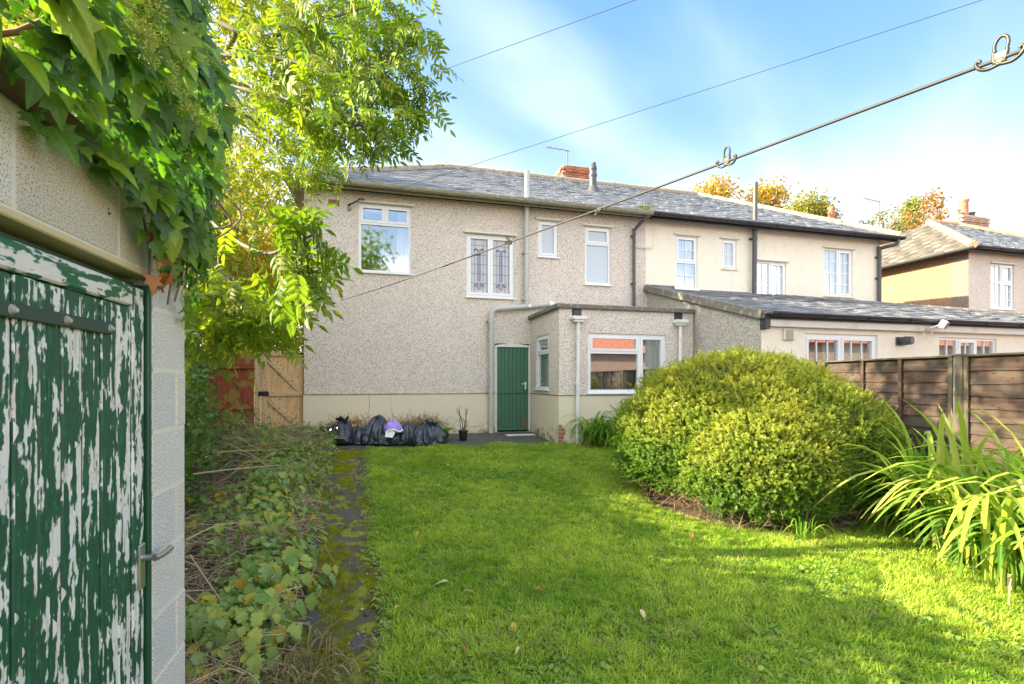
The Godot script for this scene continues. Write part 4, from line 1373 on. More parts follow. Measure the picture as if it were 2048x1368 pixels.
# ---------------------------------------------------------------- garage with its peeling door, and the ivy on it
func make_garage() -> void:
	var gx := -0.808
	var g := thing("garage", "pale concrete block garage with peeling green plank door, ivy over its roof", "garage", Vector3(-2.2, -0.4, -0.5))
	var m := MB.new()
	m.box(Vector3(-3.6, -0.6, -2.302), Vector3(gx - 0.0015, 1.8, -2.02))
	m.box(Vector3(-3.6, -0.6, -1.1), Vector3(gx - 0.0015, 1.8, 1.4))
	m.box(Vector3(-3.6, 1.545, -2.02), Vector3(gx - 0.0015, 1.8, -1.1))
	m.box(Vector3(-3.6, -0.6, -2.02), Vector3(-3.4, 1.8, -1.1))
	part("mortar", m, M.joint, g)
	var blocks := []
	for k in range(-8, 1):
		var y := 1.434 + 0.225 * (k - 1) + 0.005
		if (k % 2) == 0:
			blocks.append([y, y + 0.215, -2.305, -2.016])
		else:
			blocks.append([y, y + 0.215, -2.212, -2.016])
			blocks.append([y, y + 0.215, -2.305, -2.222])
		var z := -1.1
		for i in 6:
			blocks.append([y, y + 0.215, z, z + 0.44 - (0.22 if i == 0 and k % 2 == 0 else 0.0)])
			z += 0.45 - (0.22 if i == 0 and k % 2 == 0 else 0.0)
			if z > 1.3:
				break
	blocks.append([1.439, 1.543, -2.305, -2.016])
	for q in [[-2.305, -2.222], [-2.212, -1.79], [-1.78, -1.345], [-1.335, -0.9], [-0.89, -0.45]]:
		blocks.append([1.558, 1.775, q[0], q[1]])
	for i in blocks.size():
		var b: Array = blocks[i]
		m = MB.new()
		var o := Vector3(r(0, 0.4), r(0, 0.4), r(0, 0.4))
		var px := r(-0.0015, 0.0015)
		m.box(Vector3(gx - 0.09, b[0], b[2]), Vector3(gx + px, b[1], b[3]), 0.004)
		for j in m.uv.size():
			m.uv[j] += Vector2(o.x, o.y)
		var p := part("block", m, M.block_brown if b[0] > 1.55 and b[3] < -1.2 and b[3] > -2.1 else M.blocks[i % 3], g)
	m = MB.new()
	m.box(Vector3(gx - 0.1, 1.534, -2.02), Vector3(gx + 0.001, 1.556, -0.9), 0.004)
	part("lintel_joint", m, M.joint_yellow, g)
	m = MB.new()
	m.box(Vector3(-3.75, 1.802, -2.36), Vector3(gx + 0.009, 1.86, 1.5), 0.006)
	m.box(Vector3(gx + 0.01, 1.79, -2.34), Vector3(gx + 0.03, 1.86, 1.5), 0.004)
	part("roof", m, M.twig_dark, g)
	# door
	var dx := gx - 0.012
	m = MB.new()
	m.box(Vector3(gx - 0.09, -0.5, -2.013), Vector3(gx - 0.002, 1.508, -1.984), 0.004)
	m.box(Vector3(gx - 0.09, 1.498, -1.984), Vector3(gx - 0.05, 1.516, -1.1))
	part("door_frame", m, M.green_frame, g)
	m = MB.new()
	m.box(Vector3(dx - 0.05, -0.42, -1.976), Vector3(dx - 0.026, 1.49, -1.105))
	var d := part("door", m, M.green_frame, g)
	var zs := [-1.893, -1.816, -1.72, -1.625, -1.536, -1.447, -1.3617, -1.272, -1.185, -1.11]
	for i in zs.size() - 1:
		m = MB.new()
		m.box(Vector3(dx - 0.024, -0.42, zs[i] + 0.002), Vector3(dx - 0.004 + r(-0.0025, 0.0025), 1.417, zs[i + 1] - 0.002), 0.004)
		part("plank", m, M.peel, d)
	m = MB.new()
	m.box(Vector3(dx - 0.024, -0.42, -1.973), Vector3(dx + 0.002, 1.492, -1.897), 0.005)
	part("stile", m, M.peel, d)
	m = MB.new()
	m.swap = true
	m.box(Vector3(dx - 0.024, 1.421, -1.895), Vector3(dx + 0.003, 1.492, -1.11), 0.006)
	part("rail", m, M.peel_rail, d)
	# curled flakes of paint
	var curls := []
	for i in 60:
		var z := r(-1.97, -1.12)
		var y := r(-0.3, 1.38)
		var s := r(0.35, 0.9)
		curls.append(Transform3D(Basis(Vector3.UP, PI / 2) * Basis(Vector3.UP, r(-0.5, 0.5)) * Basis.from_scale(Vector3(s * 0.6, s * r(1.0, 3.0), s)), Vector3(dx - 0.002, y, z)))
	m = MB.new()
	for i in 4:
		var a := i * 0.55
		var b := (i + 1) * 0.55
		m.quad(Vector3(0.007 * sin(a), -0.003 * (4 - i), 0.007 * (1 - cos(a))), Vector3(0.007 * sin(b), -0.003 * (3 - i), 0.007 * (1 - cos(b))), Vector3(0.007 * sin(b), 0.011 - 0.002 * i, 0.007 * (1 - cos(b))), Vector3(0.007 * sin(a), 0.013 - 0.002 * i, 0.007 * (1 - cos(a))))
	var fl := mat(lin(1, 1, 1), 0.6)
	fl.vertex_color_use_as_albedo = true
	scatter("paint_flake", m.mesh(), fl, curls, [lin(0.7, 0.7, 0.68), lin(0.62, 0.63, 0.62), lin(0.03, 0.15, 0.07), lin(0.72, 0.7, 0.66)], d)
	m = MB.new()
	m.box(Vector3(dx + 0.001, 1.312, -1.757), Vector3(dx + 0.009, 1.348, -0.9), 0.003)
	part("hinge_strap", m, M.green_strap, d)
	for z in [-1.742, -1.534, -1.339]:
		m = MB.new()
		m.tube([Vector3(dx + 0.007, 1.33, z), Vector3(dx + 0.012, 1.33, z), Vector3(dx + 0.015, 1.33, z)], [0.0135, 0.0125, 0.007], 14)
		m.tube([Vector3(dx + 0.014, 1.33, z), Vector3(dx + 0.019, 1.33, z)], [0.006, 0.0055], 6)
		part("bolt", m, M.pipe_grey, d)
	m = MB.new()
	m.box(Vector3(dx + 0.001, 0.453, -1.962), Vector3(dx + 0.012, 0.608, -1.92), 0.004)
	m.cyl(Vector3(dx + 0.01, 0.56, -1.941), Vector3(dx + 0.06, 0.56, -1.941), 0.011, 10)
	m.tube(spline([Vector3(dx + 0.055, 0.562, -1.92), Vector3(dx + 0.062, 0.56, -1.96), Vector3(dx + 0.06, 0.558, -2.03), Vector3(dx + 0.052, 0.556, -2.05)], 4), [0.011], 8)
	part("handle", m, M.metal, d)


# half outline from base to tip: [half width, height]
func leaf_mesh(out: Array, fold := 0.25, curl := 0.0) -> ArrayMesh:
	var m := MB.new()
	leaf_into(m, out, fold, curl, Transform3D.IDENTITY)
	return m.mesh()


func leaf_into(m: MB, out: Array, fold: float, curl: float, xf: Transform3D) -> void:
	var h: float = out[-1].y
	var bend := func(p: Vector2) -> Vector3: return Vector3(p.x, p.y, absf(p.x) * fold - curl * p.y * p.y / maxf(h, 1e-5))
	for i in out.size() - 1:
		for s in [1.0, -1.0]:
			var a: Vector2 = out[i]
			var b: Vector2 = out[i + 1]
			var q := [Vector2(0, a.y), Vector2(a.x * s, a.y), Vector2(b.x * s, b.y), Vector2(0, b.y)]
			var p := []
			var u := []
			for t in q:
				p.append(xf * bend.call(t))
				u.append(Vector2(0.5 + t.x / h * 0.5, t.y / h))
			if s < 0:
				p.reverse()
				u.reverse()
			if a.x > 1e-5:
				if s > 0:
					m.tri(p[0], p[1], p[2], u[0], u[1], u[2])
				else:
					m.tri(p[1], p[2], p[3], u[1], u[2], u[3])
			if b.x > 1e-5:
				if s > 0:
					m.tri(p[0], p[2], p[3], u[0], u[2], u[3])
				else:
					m.tri(p[0], p[1], p[3], u[0], u[1], u[3])


func face(dir: Vector3, tip: Vector3) -> Basis:   # local z towards dir, local y as near to tip as it can be
	var z := dir.normalized()
	var y := (tip - z * tip.dot(z)).normalized()
	return Basis(y.cross(z), y, z)


func ivy_bottom(z: float) -> float:
	var k := [[-2.6, 1.72], [-2.31, 1.72], [-2.16, 1.7], [-1.97, 1.57], [-1.82, 1.63], [-1.68, 1.72], [-1.52, 1.76], [-1.3, 1.78], [-0.5, 1.8]]
	for i in k.size() - 1:
		if z < k[i + 1][0]:
			return lerpf(k[i][1], k[i + 1][1], clampf((z - k[i][0]) / (k[i + 1][0] - k[i][0]), 0, 1))
	return 1.86


func make_ivy() -> void:
	var t := thing("ivy", "glossy green ivy with flower heads hanging over the garage roof edge", "ivy", Vector3(-1.0, 1.8, -1.7))
	var shapes := []
	for v in 4:
		var s := r(0.9, 1.1)
		var o := [Vector2(0.0, 0.0), Vector2(0.2, -0.08), Vector2(0.42 * s, 0.08), Vector2(0.3, 0.22), Vector2(0.46, 0.42 * s), Vector2(0.2, 0.5), Vector2(0.14, 0.72), Vector2(0.0, 1.0)]
		if v == 3:
			o = [Vector2(0, 0), Vector2(0.2, 0.02), Vector2(0.34, 0.2), Vector2(0.32, 0.42), Vector2(0.2, 0.7), Vector2(0.08, 0.9), Vector2(0, 1.0)]
		shapes.append(leaf_mesh(o, r(0.12, 0.3), r(0.1, 0.35)))
	var m := MB.new()
	for k in 16:
		var z := r(-2.5, -0.8)
		var p := [Vector3(-1.3, 1.95, z)]
		p.append(Vector3(-0.95, 2.1 + r(0, 0.3), z + r(-0.2, 0.2)))
		p.append(Vector3(-0.7, 2.0 + r(-0.1, 0.2), z + r(-0.25, 0.2)))
		p.append(Vector3(-0.76, ivy_bottom(z) + r(0.0, 0.1), z + r(-0.2, 0.2)))
		m.tube(spline(p, 5), taper(0.012, 0.003, 16), 5)
	for k in 5:
		var z := r(-2.2, -1.85)
		m.tube(spline([Vector3(-0.79, 1.75, z), Vector3(-0.78, 1.62, z + r(-0.05, 0.05)), Vector3(-0.785, 1.5 + r(-0.05, 0.05), z + r(-0.08, 0.08))], 4), [0.004], 4)
	part("stem", m, M.twig, t)
	var where := []
	var tints := []
	var cols := [lin(0.17, 0.34, 0.03), lin(0.24, 0.42, 0.04), lin(0.09, 0.2, 0.035), lin(0.14, 0.28, 0.05), lin(0.12, 0.23, 0.08)]
	for i in 2600:
		var z := r(-2.38, -0.5)
		var b := ivy_bottom(z)
		var top := 2.8 - 0.55 * smoothstep(-1.85, -2.5, z)
		var f := pow(rng.randf(), 0.8)
		var y := lerpf(b, top, f) + r(-0.03, 0.03)
		var bul := 0.2 * (1.0 - 0.95 * smoothstep(-1.8, -2.3, z)) * sin(PI * clampf(f * 1.1, 0.0, 1.0)) - 0.3 * smoothstep(0.6, 1.0, f)
		var deep := r(0.0, 1.0) if i > 620 else r(0.0, 0.12)
		var x := -0.755 + bul + r(-0.02, 0.03) - deep * (0.07 if f < 0.25 else 0.25)
		var big := 0.095 if i < 620 else 0.075
		if y < 1.95 and rng.randf() < 0.5:
			big *= 0.65
		var dir := Vector3(0.75, 0.45 + f * 0.6, 0.75) + rv(0.55)
		var tip := Vector3(0.45, -1.0, -0.1 + r(-0.6, 0.6))
		where.append(Transform3D(face(dir, tip).scaled(Vector3.ONE * big * r(0.65, 1.3)), Vector3(x, y, z)))
		tints.append(cols[i % 5] * r(0.7, 1.15))
	# small leaves running down the corner pier
	for i in 150:
		var z := r(-2.36, -1.98)
		var y := 1.7 - 0.4 * pow(rng.randf(), 1.6) * smoothstep(-1.95, -2.32, z)
		where.append(Transform3D(face(Vector3(1, 0.2, -0.1) + rv(0.5), Vector3(0.1, -1, r(-0.8, 0.8))).scaled(Vector3.ONE * r(0.025, 0.05)), Vector3(-0.79 + r(0, 0.03), y, z)))
		tints.append(cols[i % 5] * r(0.7, 1.1))
	for i in 340:   # round the far corner
		var y := 2.3 - 0.7 * pow(rng.randf(), 1.3)
		where.append(Transform3D(face(Vector3(0.4, 0.3, -0.9) + rv(0.5), Vector3(0.2, -1, r(-0.5, 0.5))).scaled(Vector3.ONE * r(0.04, 0.075)), Vector3(r(-1.3, -0.76), y, -2.34 - r(0, 0.12))))
		tints.append(cols[i % 5] * r(0.6, 1.0))
	pieces("leaf", "leaves_behind", shapes, M.ivy, M.ivy_mm, where, tints, t)
	# dead vine leaves
	for i in 9:
		var o := MeshInstance3D.new()
		o.mesh = shapes[i % 3]
		o.material_override = M.orange
		o.transform = Transform3D(face(Vector3(1, 0.1, 0.2) + rv(0.6), Vector3(0.1, -1, r(-0.5, 0.5))).scaled(Vector3.ONE * r(0.05, 0.085)), Vector3(-0.765 + r(0, 0.04), 1.52 + 0.19 * i / 9.0, -1.93 + r(-0.05, 0.06)))
		put(o, "dead_leaf", t)
	# flower heads: balls of little knobs on stalks
	m = MB.new()
	for i in 22:
		var d := Vector3(0, 1, 0).rotated(Vector3.RIGHT, acos(1 - 1.6 * (i + 0.5) / 22.0)).rotated(Vector3.UP, i * 2.4)
		m.tube([Vector3.ZERO, d * 0.02], [0.0006], 3, false)
		m.tube([d * 0.017, d * 0.0215, d * 0.026], [0.0012, 0.0025, 0.001], 5)
	where = []
	tints = []
	for i in 260:
		var z := r(-2.7, -1.15)
		var f := rng.randf()
		var u := lerpf(250, 430, f) + r(-45, 45)
		var c := at(u, lerpf(-20, 215, f) + r(-60, 60), minf(0.55 / (-sin(YAW) - (u - 1024.0) / 969.0 * cos(YAW)), 2.0) + r(-0.05, 0.12))
		if i > 150:
			c = Vector3(-0.74 + r(-0.2, 0.1), 1.98 + r(0, 0.55), r(-2.6, -2.2))
		where.append(Transform3D(face(rv(1), Vector3(0.4, 1, 0) + rv(0.5)).scaled(Vector3.ONE * r(0.55, 0.95)), c))
		tints.append(mixc(lin(0.42, 0.54, 0.09), lin(0.66, 0.68, 0.24)))
	scatter("flower_heads", m.mesh(), M.leaf_thick, where, tints, t)


# ---------------------------------------------------------------- fence and gate
func make_fence() -> void:
	var x := 6.3
	var post_z := [-8.9, -6.45, -5.3, -4.01, -2.2, -0.4, 1.4]
	post_z = [-7.63, -5.82, -4.01, -2.2, -0.39, 1.42]
	for i in post_z.size():
		var p := thing("fence_post", ["weathered square fence post hidden behind the hedge", "weathered square fence post at the hedge's right shoulder", "weathered square fence post right of the hedge, standing above two brown panels", "weathered fence post beyond the strap leaved clump", "fence post near the camera", "fence post behind the camera"][i], "fence post", Vector3(x, ground_y(x, post_z[i]), post_z[i]), "posts of the brown fence")
		var m := MB.new()
		m.box(Vector3(x - 0.045, -0.8, post_z[i] - 0.042), Vector3(x + 0.045, 1.475, post_z[i] + 0.042), 0.006)
		part("post", m, M.fence_post, p)
	for i in post_z.size() - 1:
		var z0: float = post_z[i] + 0.055
		var z1: float = post_z[i + 1] - 0.055
		var yb := ground_y(x, z0) - 0.12
		var p := thing("timber_fence", ["brown overlapping board fence panel behind the hedge, nearest the cream lean-to", "brown overlapping board fence panel right of the hedge, a crack down its middle", "brown overlapping board fence panel at the right edge behind the strap leaves", "brown fence panel near the camera", "brown fence panel beside the camera"][i], "fence", Vector3(x, yb, (z0 + z1) / 2), "panels of the brown fence")
		var top := 1.44
		var k := 13
		for j in k:
			var m := MB.new()
			m.swap = true
			var y := lerpf(yb + 0.03, top - 0.02, float(j) / k)
			var s := (top - yb) / k
			var nx := 6
			for q in nx:
				var a := lerpf(z0 + 0.02, z1 - 0.02, float(q) / nx)
				var b := lerpf(z0 + 0.02, z1 - 0.02, (q + 1.0) / nx)
				var wa := 0.008 * sin(q * 1.7 + j * 2.1)
				var wb := 0.008 * sin((q + 1) * 1.7 + j * 2.1)
				var lo := x - 0.016 + 0.0
				m.quad(Vector3(lo - 0.012, y + wa, a), Vector3(lo - 0.012, y + wb, b), Vector3(lo + 0.006, y + s + 0.02, b), Vector3(lo + 0.006, y + s + 0.02, a))
				m.quad(Vector3(lo, y + wb, b), Vector3(lo, y + wa, a), Vector3(lo + 0.014, y + s + 0.02, a), Vector3(lo + 0.014, y + s + 0.02, b))
				m.quad(Vector3(lo, y + wa, a), Vector3(lo, y + wb, b), Vector3(lo - 0.012, y + wb, b), Vector3(lo - 0.012, y + wa, a))
			part("board", m, M.fence[(i + j * 2) % 3], p)
		for f in [0.0, 0.36, 0.66, 1.0]:
			var m := MB.new()
			var z := lerpf(z0 + 0.022, z1 - 0.022, f)
			m.box(Vector3(x - 0.055, yb, z - 0.022), Vector3(x - 0.031, top, z + 0.022), 0.004)
			part("batten", m, M.fence_post if f in [0.0, 1.0] else M.fence[1], p)
		var m := MB.new()
		m.swap = true
		m.box(Vector3(x - 0.06, top + 0.001, z0), Vector3(x + 0.03, top + 0.024, z1), 0.004)
		part("cap_rail", m, M.fence_post, p)


func make_gate() -> void:
	var z := -10.9
	var g := thing("gate", "new pale pine ledged and braced gate between house corner and red fence", "gate", Vector3(-2.05, 0, z))
	var m := MB.new()
	for i in 8:
		m = MB.new()
		m.box(Vector3(-2.45 + i * 0.1, 0.03, z - 0.02), Vector3(-2.45 + i * 0.1 + 0.096, 1.79, z + r(-0.002, 0.002)), 0.004)
		part("plank", m, M.pine, g)
	for y in [[1.68, 1.79], [0.855, 0.955], [0.1, 0.2]]:
		m = MB.new()
		m.swap = true
		m.box(Vector3(-2.345, y[0], z + 0.004), Vector3(-1.655, y[1], z + 0.03), 0.005)
		part("ledge", m, M.pine_grey, g)
	m = MB.new()
	m.box(Vector3(-2.452, 0.06, z + 0.004), Vector3(-2.35, 1.8, z + 0.034), 0.005)
	part("stile", m, M.pine_grey, g)
	for b in [[1.66, 0.955], [0.84, 0.2]]:
		var a := Vector2(-2.34, b[0])
		var e := Vector2(-1.68, b[1])
		m = MB.new()
		var d := (e - a).normalized()
		m.swap = true
		m.box(Vector3(0.03, -0.045, 0), Vector3(a.distance_to(e) - 0.02, 0.045, 0.025), 0.004, Transform3D(Basis(Vector3(d.x, d.y, 0), Vector3(-d.y, d.x, 0), Vector3.BACK), Vector3(a.x, a.y - 0.03, z + 0.004)))
		part("brace", m, M.pine_grey, g)
	for y in [1.74, 0.14]:
		m = MB.new()
		m.box(Vector3(-2.06, y - 0.018, z + 0.031), Vector3(-1.64, y + 0.018, z + 0.037), 0.002)
		for k in 4:
			m.cyl(Vector3(-2.03 + k * 0.12, y, z + 0.036), Vector3(-2.03 + k * 0.12, y, z + 0.041), 0.008, 8)
		part("hinge", m, M.black_plastic, g)
	m = MB.new()
	m.box(Vector3(-2.5, 0.86, z + 0.036), Vector3(-2.3, 0.96, z + 0.05), 0.006)
	m.cyl(Vector3(-2.43, 0.91, z + 0.05), Vector3(-2.43, 0.91, z + 0.075), 0.02, 10)
	part("latch", m, M.black_plastic, g)
	var p := thing("gate_post", "squared pine gate post between pine gate and red panel", "post", Vector3(-2.52, 0, z))
	m = MB.new()
	m.box(Vector3(-2.57, -0.2, z - 0.05), Vector3(-2.47, 1.83, z + 0.03), 0.006)
	part("post", m, M.pine_grey, p)
	var q := thing("gate_post", "squared pine gate post fixed to the house corner", "post", Vector3(-1.69, 0, z - 0.06))
	m = MB.new()
	m.box(Vector3(-1.72, -0.2, z - 0.14), Vector3(-1.64, 1.8, z - 0.03), 0.006)
	part("post", m, M.pine_grey, q)
	var f := thing("timber_fence", "red stained close board fence panel with green algae, left of the pine gate", "fence", Vector3(-3.2, 0, z))
	for i in 11:
		m = MB.new()
		m.box(Vector3(-2.585 - (i + 1) * 0.118, 0.0, z - 0.02), Vector3(-2.585 - i * 0.118 - 0.003, 1.72 + r(-0.004, 0.004), z + r(0.0, 0.006)), 0.004)
		part("board", m, M.red_wood, f)
	for y in [1.42, 0.6, 0.2]:
		m = MB.new()
		m.swap = true
		m.box(Vector3(-3.88, y, z + 0.008), Vector3(-2.58, y + (0.3 if y > 1 else 0.08), z + 0.045), 0.004)
		part("rail", m, M.red_wood, f)
	# side boundary, mostly behind the plants
	var s := thing("fence", "weathered left boundary fence hidden behind the shrubs", "fence", Vector3(-4.3, 0, -5.5))
	for i in 60:
		m = MB.new()
		var zz := -10.9 + i * 0.15
		m.box(Vector3(-4.32, ground_y(0, zz) - 0.1, zz), Vector3(-4.3, 1.55, zz + 0.146), 0.0)
		part("board", m, M.fence[i % 3], s)


# ---------------------------------------------------------------- plants
func sprig_mesh(n: int, size: float, long: float) -> ArrayMesh:
	var m := MB.new()
	m.tube([Vector3.ZERO, Vector3(0, long, 0)], [0.0015, 0.0008], 3, false)
	var o := [Vector2(0, 0), Vector2(size * 0.42, size * 0.45), Vector2(0, size)]
	for i in n:
		var a := i * 2.4
		var y := long * (0.15 + 0.85 * i / n)
		var d := Vector3(cos(a), 0.55, sin(a)).normalized()
		leaf_into(m, o, 0.2, 0.1, Transform3D(face(Vector3(-d.x * 0.4, 1, -d.z * 0.4) + rv(0.3), d), Vector3(0, y, 0)))
	return m.mesh()


func make_hedge() -> void:
	var t := thing("hedge_bush", "big rounded yellow green small leaved bush on the lawn before the extension", "bush", Vector3(4.3, -0.3, -4.9))
	var lobes := [[Vector3(4.4, 0.45, -5.25), Vector3(1.68, 1.12, 1.2)], [Vector3(4.0, 0.18, -4.38), Vector3(0.98, 0.8, 0.76)], [Vector3(4.8, 0.32, -4.65), Vector3(1.05, 0.9, 0.88)], [Vector3(4.35, 0.4, -4.85), Vector3(1.35, 0.95, 0.95)]]
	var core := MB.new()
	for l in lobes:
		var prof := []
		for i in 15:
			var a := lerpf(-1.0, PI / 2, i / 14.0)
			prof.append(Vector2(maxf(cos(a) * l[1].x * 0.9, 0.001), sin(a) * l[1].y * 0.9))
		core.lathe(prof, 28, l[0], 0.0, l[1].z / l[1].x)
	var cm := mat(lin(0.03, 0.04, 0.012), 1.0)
	part("dark_core", core, cm, t)  # solid dark core added inside the foliage to block see-through
	var bump := FastNoiseLite.new()
	bump.seed = 9
	bump.frequency = 1.6
	var where := []
	var tints := []
	var n := 0
	while n < 115000:
		var l: Array = lobes[[0, 0, 0, 1, 1, 2, 2, 3, 3][rng.randi() % 9]]
		var d := Vector3(rng.randfn(), rng.randfn(), rng.randfn()).normalized()
		var f := 1.0 + 0.08 * bump.get_noise_3dv(d * 2.0 + l[0]) + 0.06 * bump.get_noise_3dv(d * 6.0) + (0.1 * rng.randf() if rng.randf() < 0.05 else 0.0) - 0.13 * absf(rng.randfn()) * 0.5
		var p: Vector3 = l[0] + d * l[1] * f
		n += 1
		var low := p.y - ground_y(p.x, p.z)
		var skirt := 0.22 + 0.22 * smoothstep(4.3, 5.4, p.x) * smoothstep(-4.9, -4.2, p.z) + 0.18 * bump.get_noise_2d(p.x * 2.0, p.z * 2.0)
		if low < skirt or (d.z < -0.75 and rng.randf() < 0.8):
			continue
		var inside := false
		for k in lobes:
			if k != l and ((p - k[0]) / k[1]).length() < 0.88:
				inside = true
		if inside:
			continue
		var nn: Vector3 = (d / l[1]).normalized()
		var up := (nn + Vector3(0, 0.35, 0) + rv(0.75)).normalized()
		where.append(Transform3D(face(rv(1.0) + nn * 0.2, up).scaled(Vector3.ONE * r(0.75, 1.3)), p - up * 0.06))
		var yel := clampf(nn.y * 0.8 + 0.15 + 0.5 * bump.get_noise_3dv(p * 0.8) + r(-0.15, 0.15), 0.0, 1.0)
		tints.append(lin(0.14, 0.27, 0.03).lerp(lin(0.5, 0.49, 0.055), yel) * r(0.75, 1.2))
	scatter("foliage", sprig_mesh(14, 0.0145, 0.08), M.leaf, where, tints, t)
	where = []
	tints = []
	for i in 5200:   # bare twigs under the skirt
		var l: Array = lobes[rng.randi() % 4]
		var a := r(0, TAU)
		var p: Vector3 = l[0] + Vector3(cos(a) * l[1].x, 0, sin(a) * l[1].z) * r(0.5, 0.95)
		p.y = ground_y(p.x, p.z) + r(0.0, 0.34) + (r(0.0, 0.25) if p.x > 4.6 else 0.0)
		where.append(Transform3D(face(rv(1), Vector3(cos(a) * 0.8, r(-0.3, 0.9), sin(a) * 0.8) + rv(0.6)).scaled(Vector3.ONE * r(0.7, 1.5)), p))
		tints.append(mixc(lin(0.12, 0.08, 0.045), lin(0.34, 0.25, 0.14)))
	var tw := MB.new()
	tw.tube([Vector3(0, -0.1, 0), Vector3(0.008, 0, 0.004), Vector3(0, 0.12, 0)], [0.003, 0.002, 0.001], 3, false)
	tw.tube([Vector3(0.006, 0.02, 0), Vector3(0.03, 0.09, 0.02)], [0.0016, 0.001], 3, false)
	scatter("twigs", tw.mesh(), M.straw_mm, where, tints, t)
	var m := MB.new()
	for l in lobes:
		for i in 5:
			var a := r(0, TAU)
			var b: Vector3 = l[0] + Vector3(cos(a), 0, sin(a)) * 0.2
			m.tube(spline([Vector3(b.x, -0.45, b.z), Vector3(b.x + r(-0.1, 0.1), -0.1, b.z + r(-0.1, 0.1)), l[0] + Vector3(cos(a) * 0.6, 0.1, sin(a) * 0.5)], 4), taper(0.03, 0.012, 9), 5)
	part("stem", m, M.twig, t)


func pinnate(pairs: int, ll: float, lw: float, long: float) -> ArrayMesh:
	var m := MB.new()
	var rib := []
	for i in 6:
		var s := i / 5.0
		rib.append(Vector3(0, long * s, -0.35 * long * s * s))
	m.tube(rib, [0.0012], 3, false)
	for i in pairs * 2 + 1:
		var last := i == pairs * 2
		var s: float = 1.0 if last else 0.25 + 0.68 * (i / 2) / float(pairs)
		var p := Vector3(0, long * s, -0.35 * long * s * s)
		var side := 0.0 if last else (1.0 if i % 2 else -1.0)
		var d := Vector3(side * 0.95, 0.65, -0.45 + r(-0.15, 0.15)) if not last else Vector3(0, 1, -0.75)
		var k := r(0.85, 1.1)
		leaf_into(m, [Vector2(0, 0), Vector2(lw * 0.4 * k, ll * 0.22), Vector2(lw * 0.5 * k, ll * 0.45), Vector2(lw * 0.3 * k, ll * 0.75), Vector2(0, ll)], 0.3, 0.25, Transform3D(face(Vector3(0, 0.5, 1) + rv(0.25), d), p))
	return m.mesh()


# whether a leaf there would stand in the low sun that reaches the front of the bush and the strip of lawn
func in_beam(p: Vector3) -> bool:
	var q := p - sun_to * ((p.x - 4.0) / sun_to.x)
	return q.y > -0.75 and q.y < 0.7 and q.z > -4.9 and q.z < -1.8


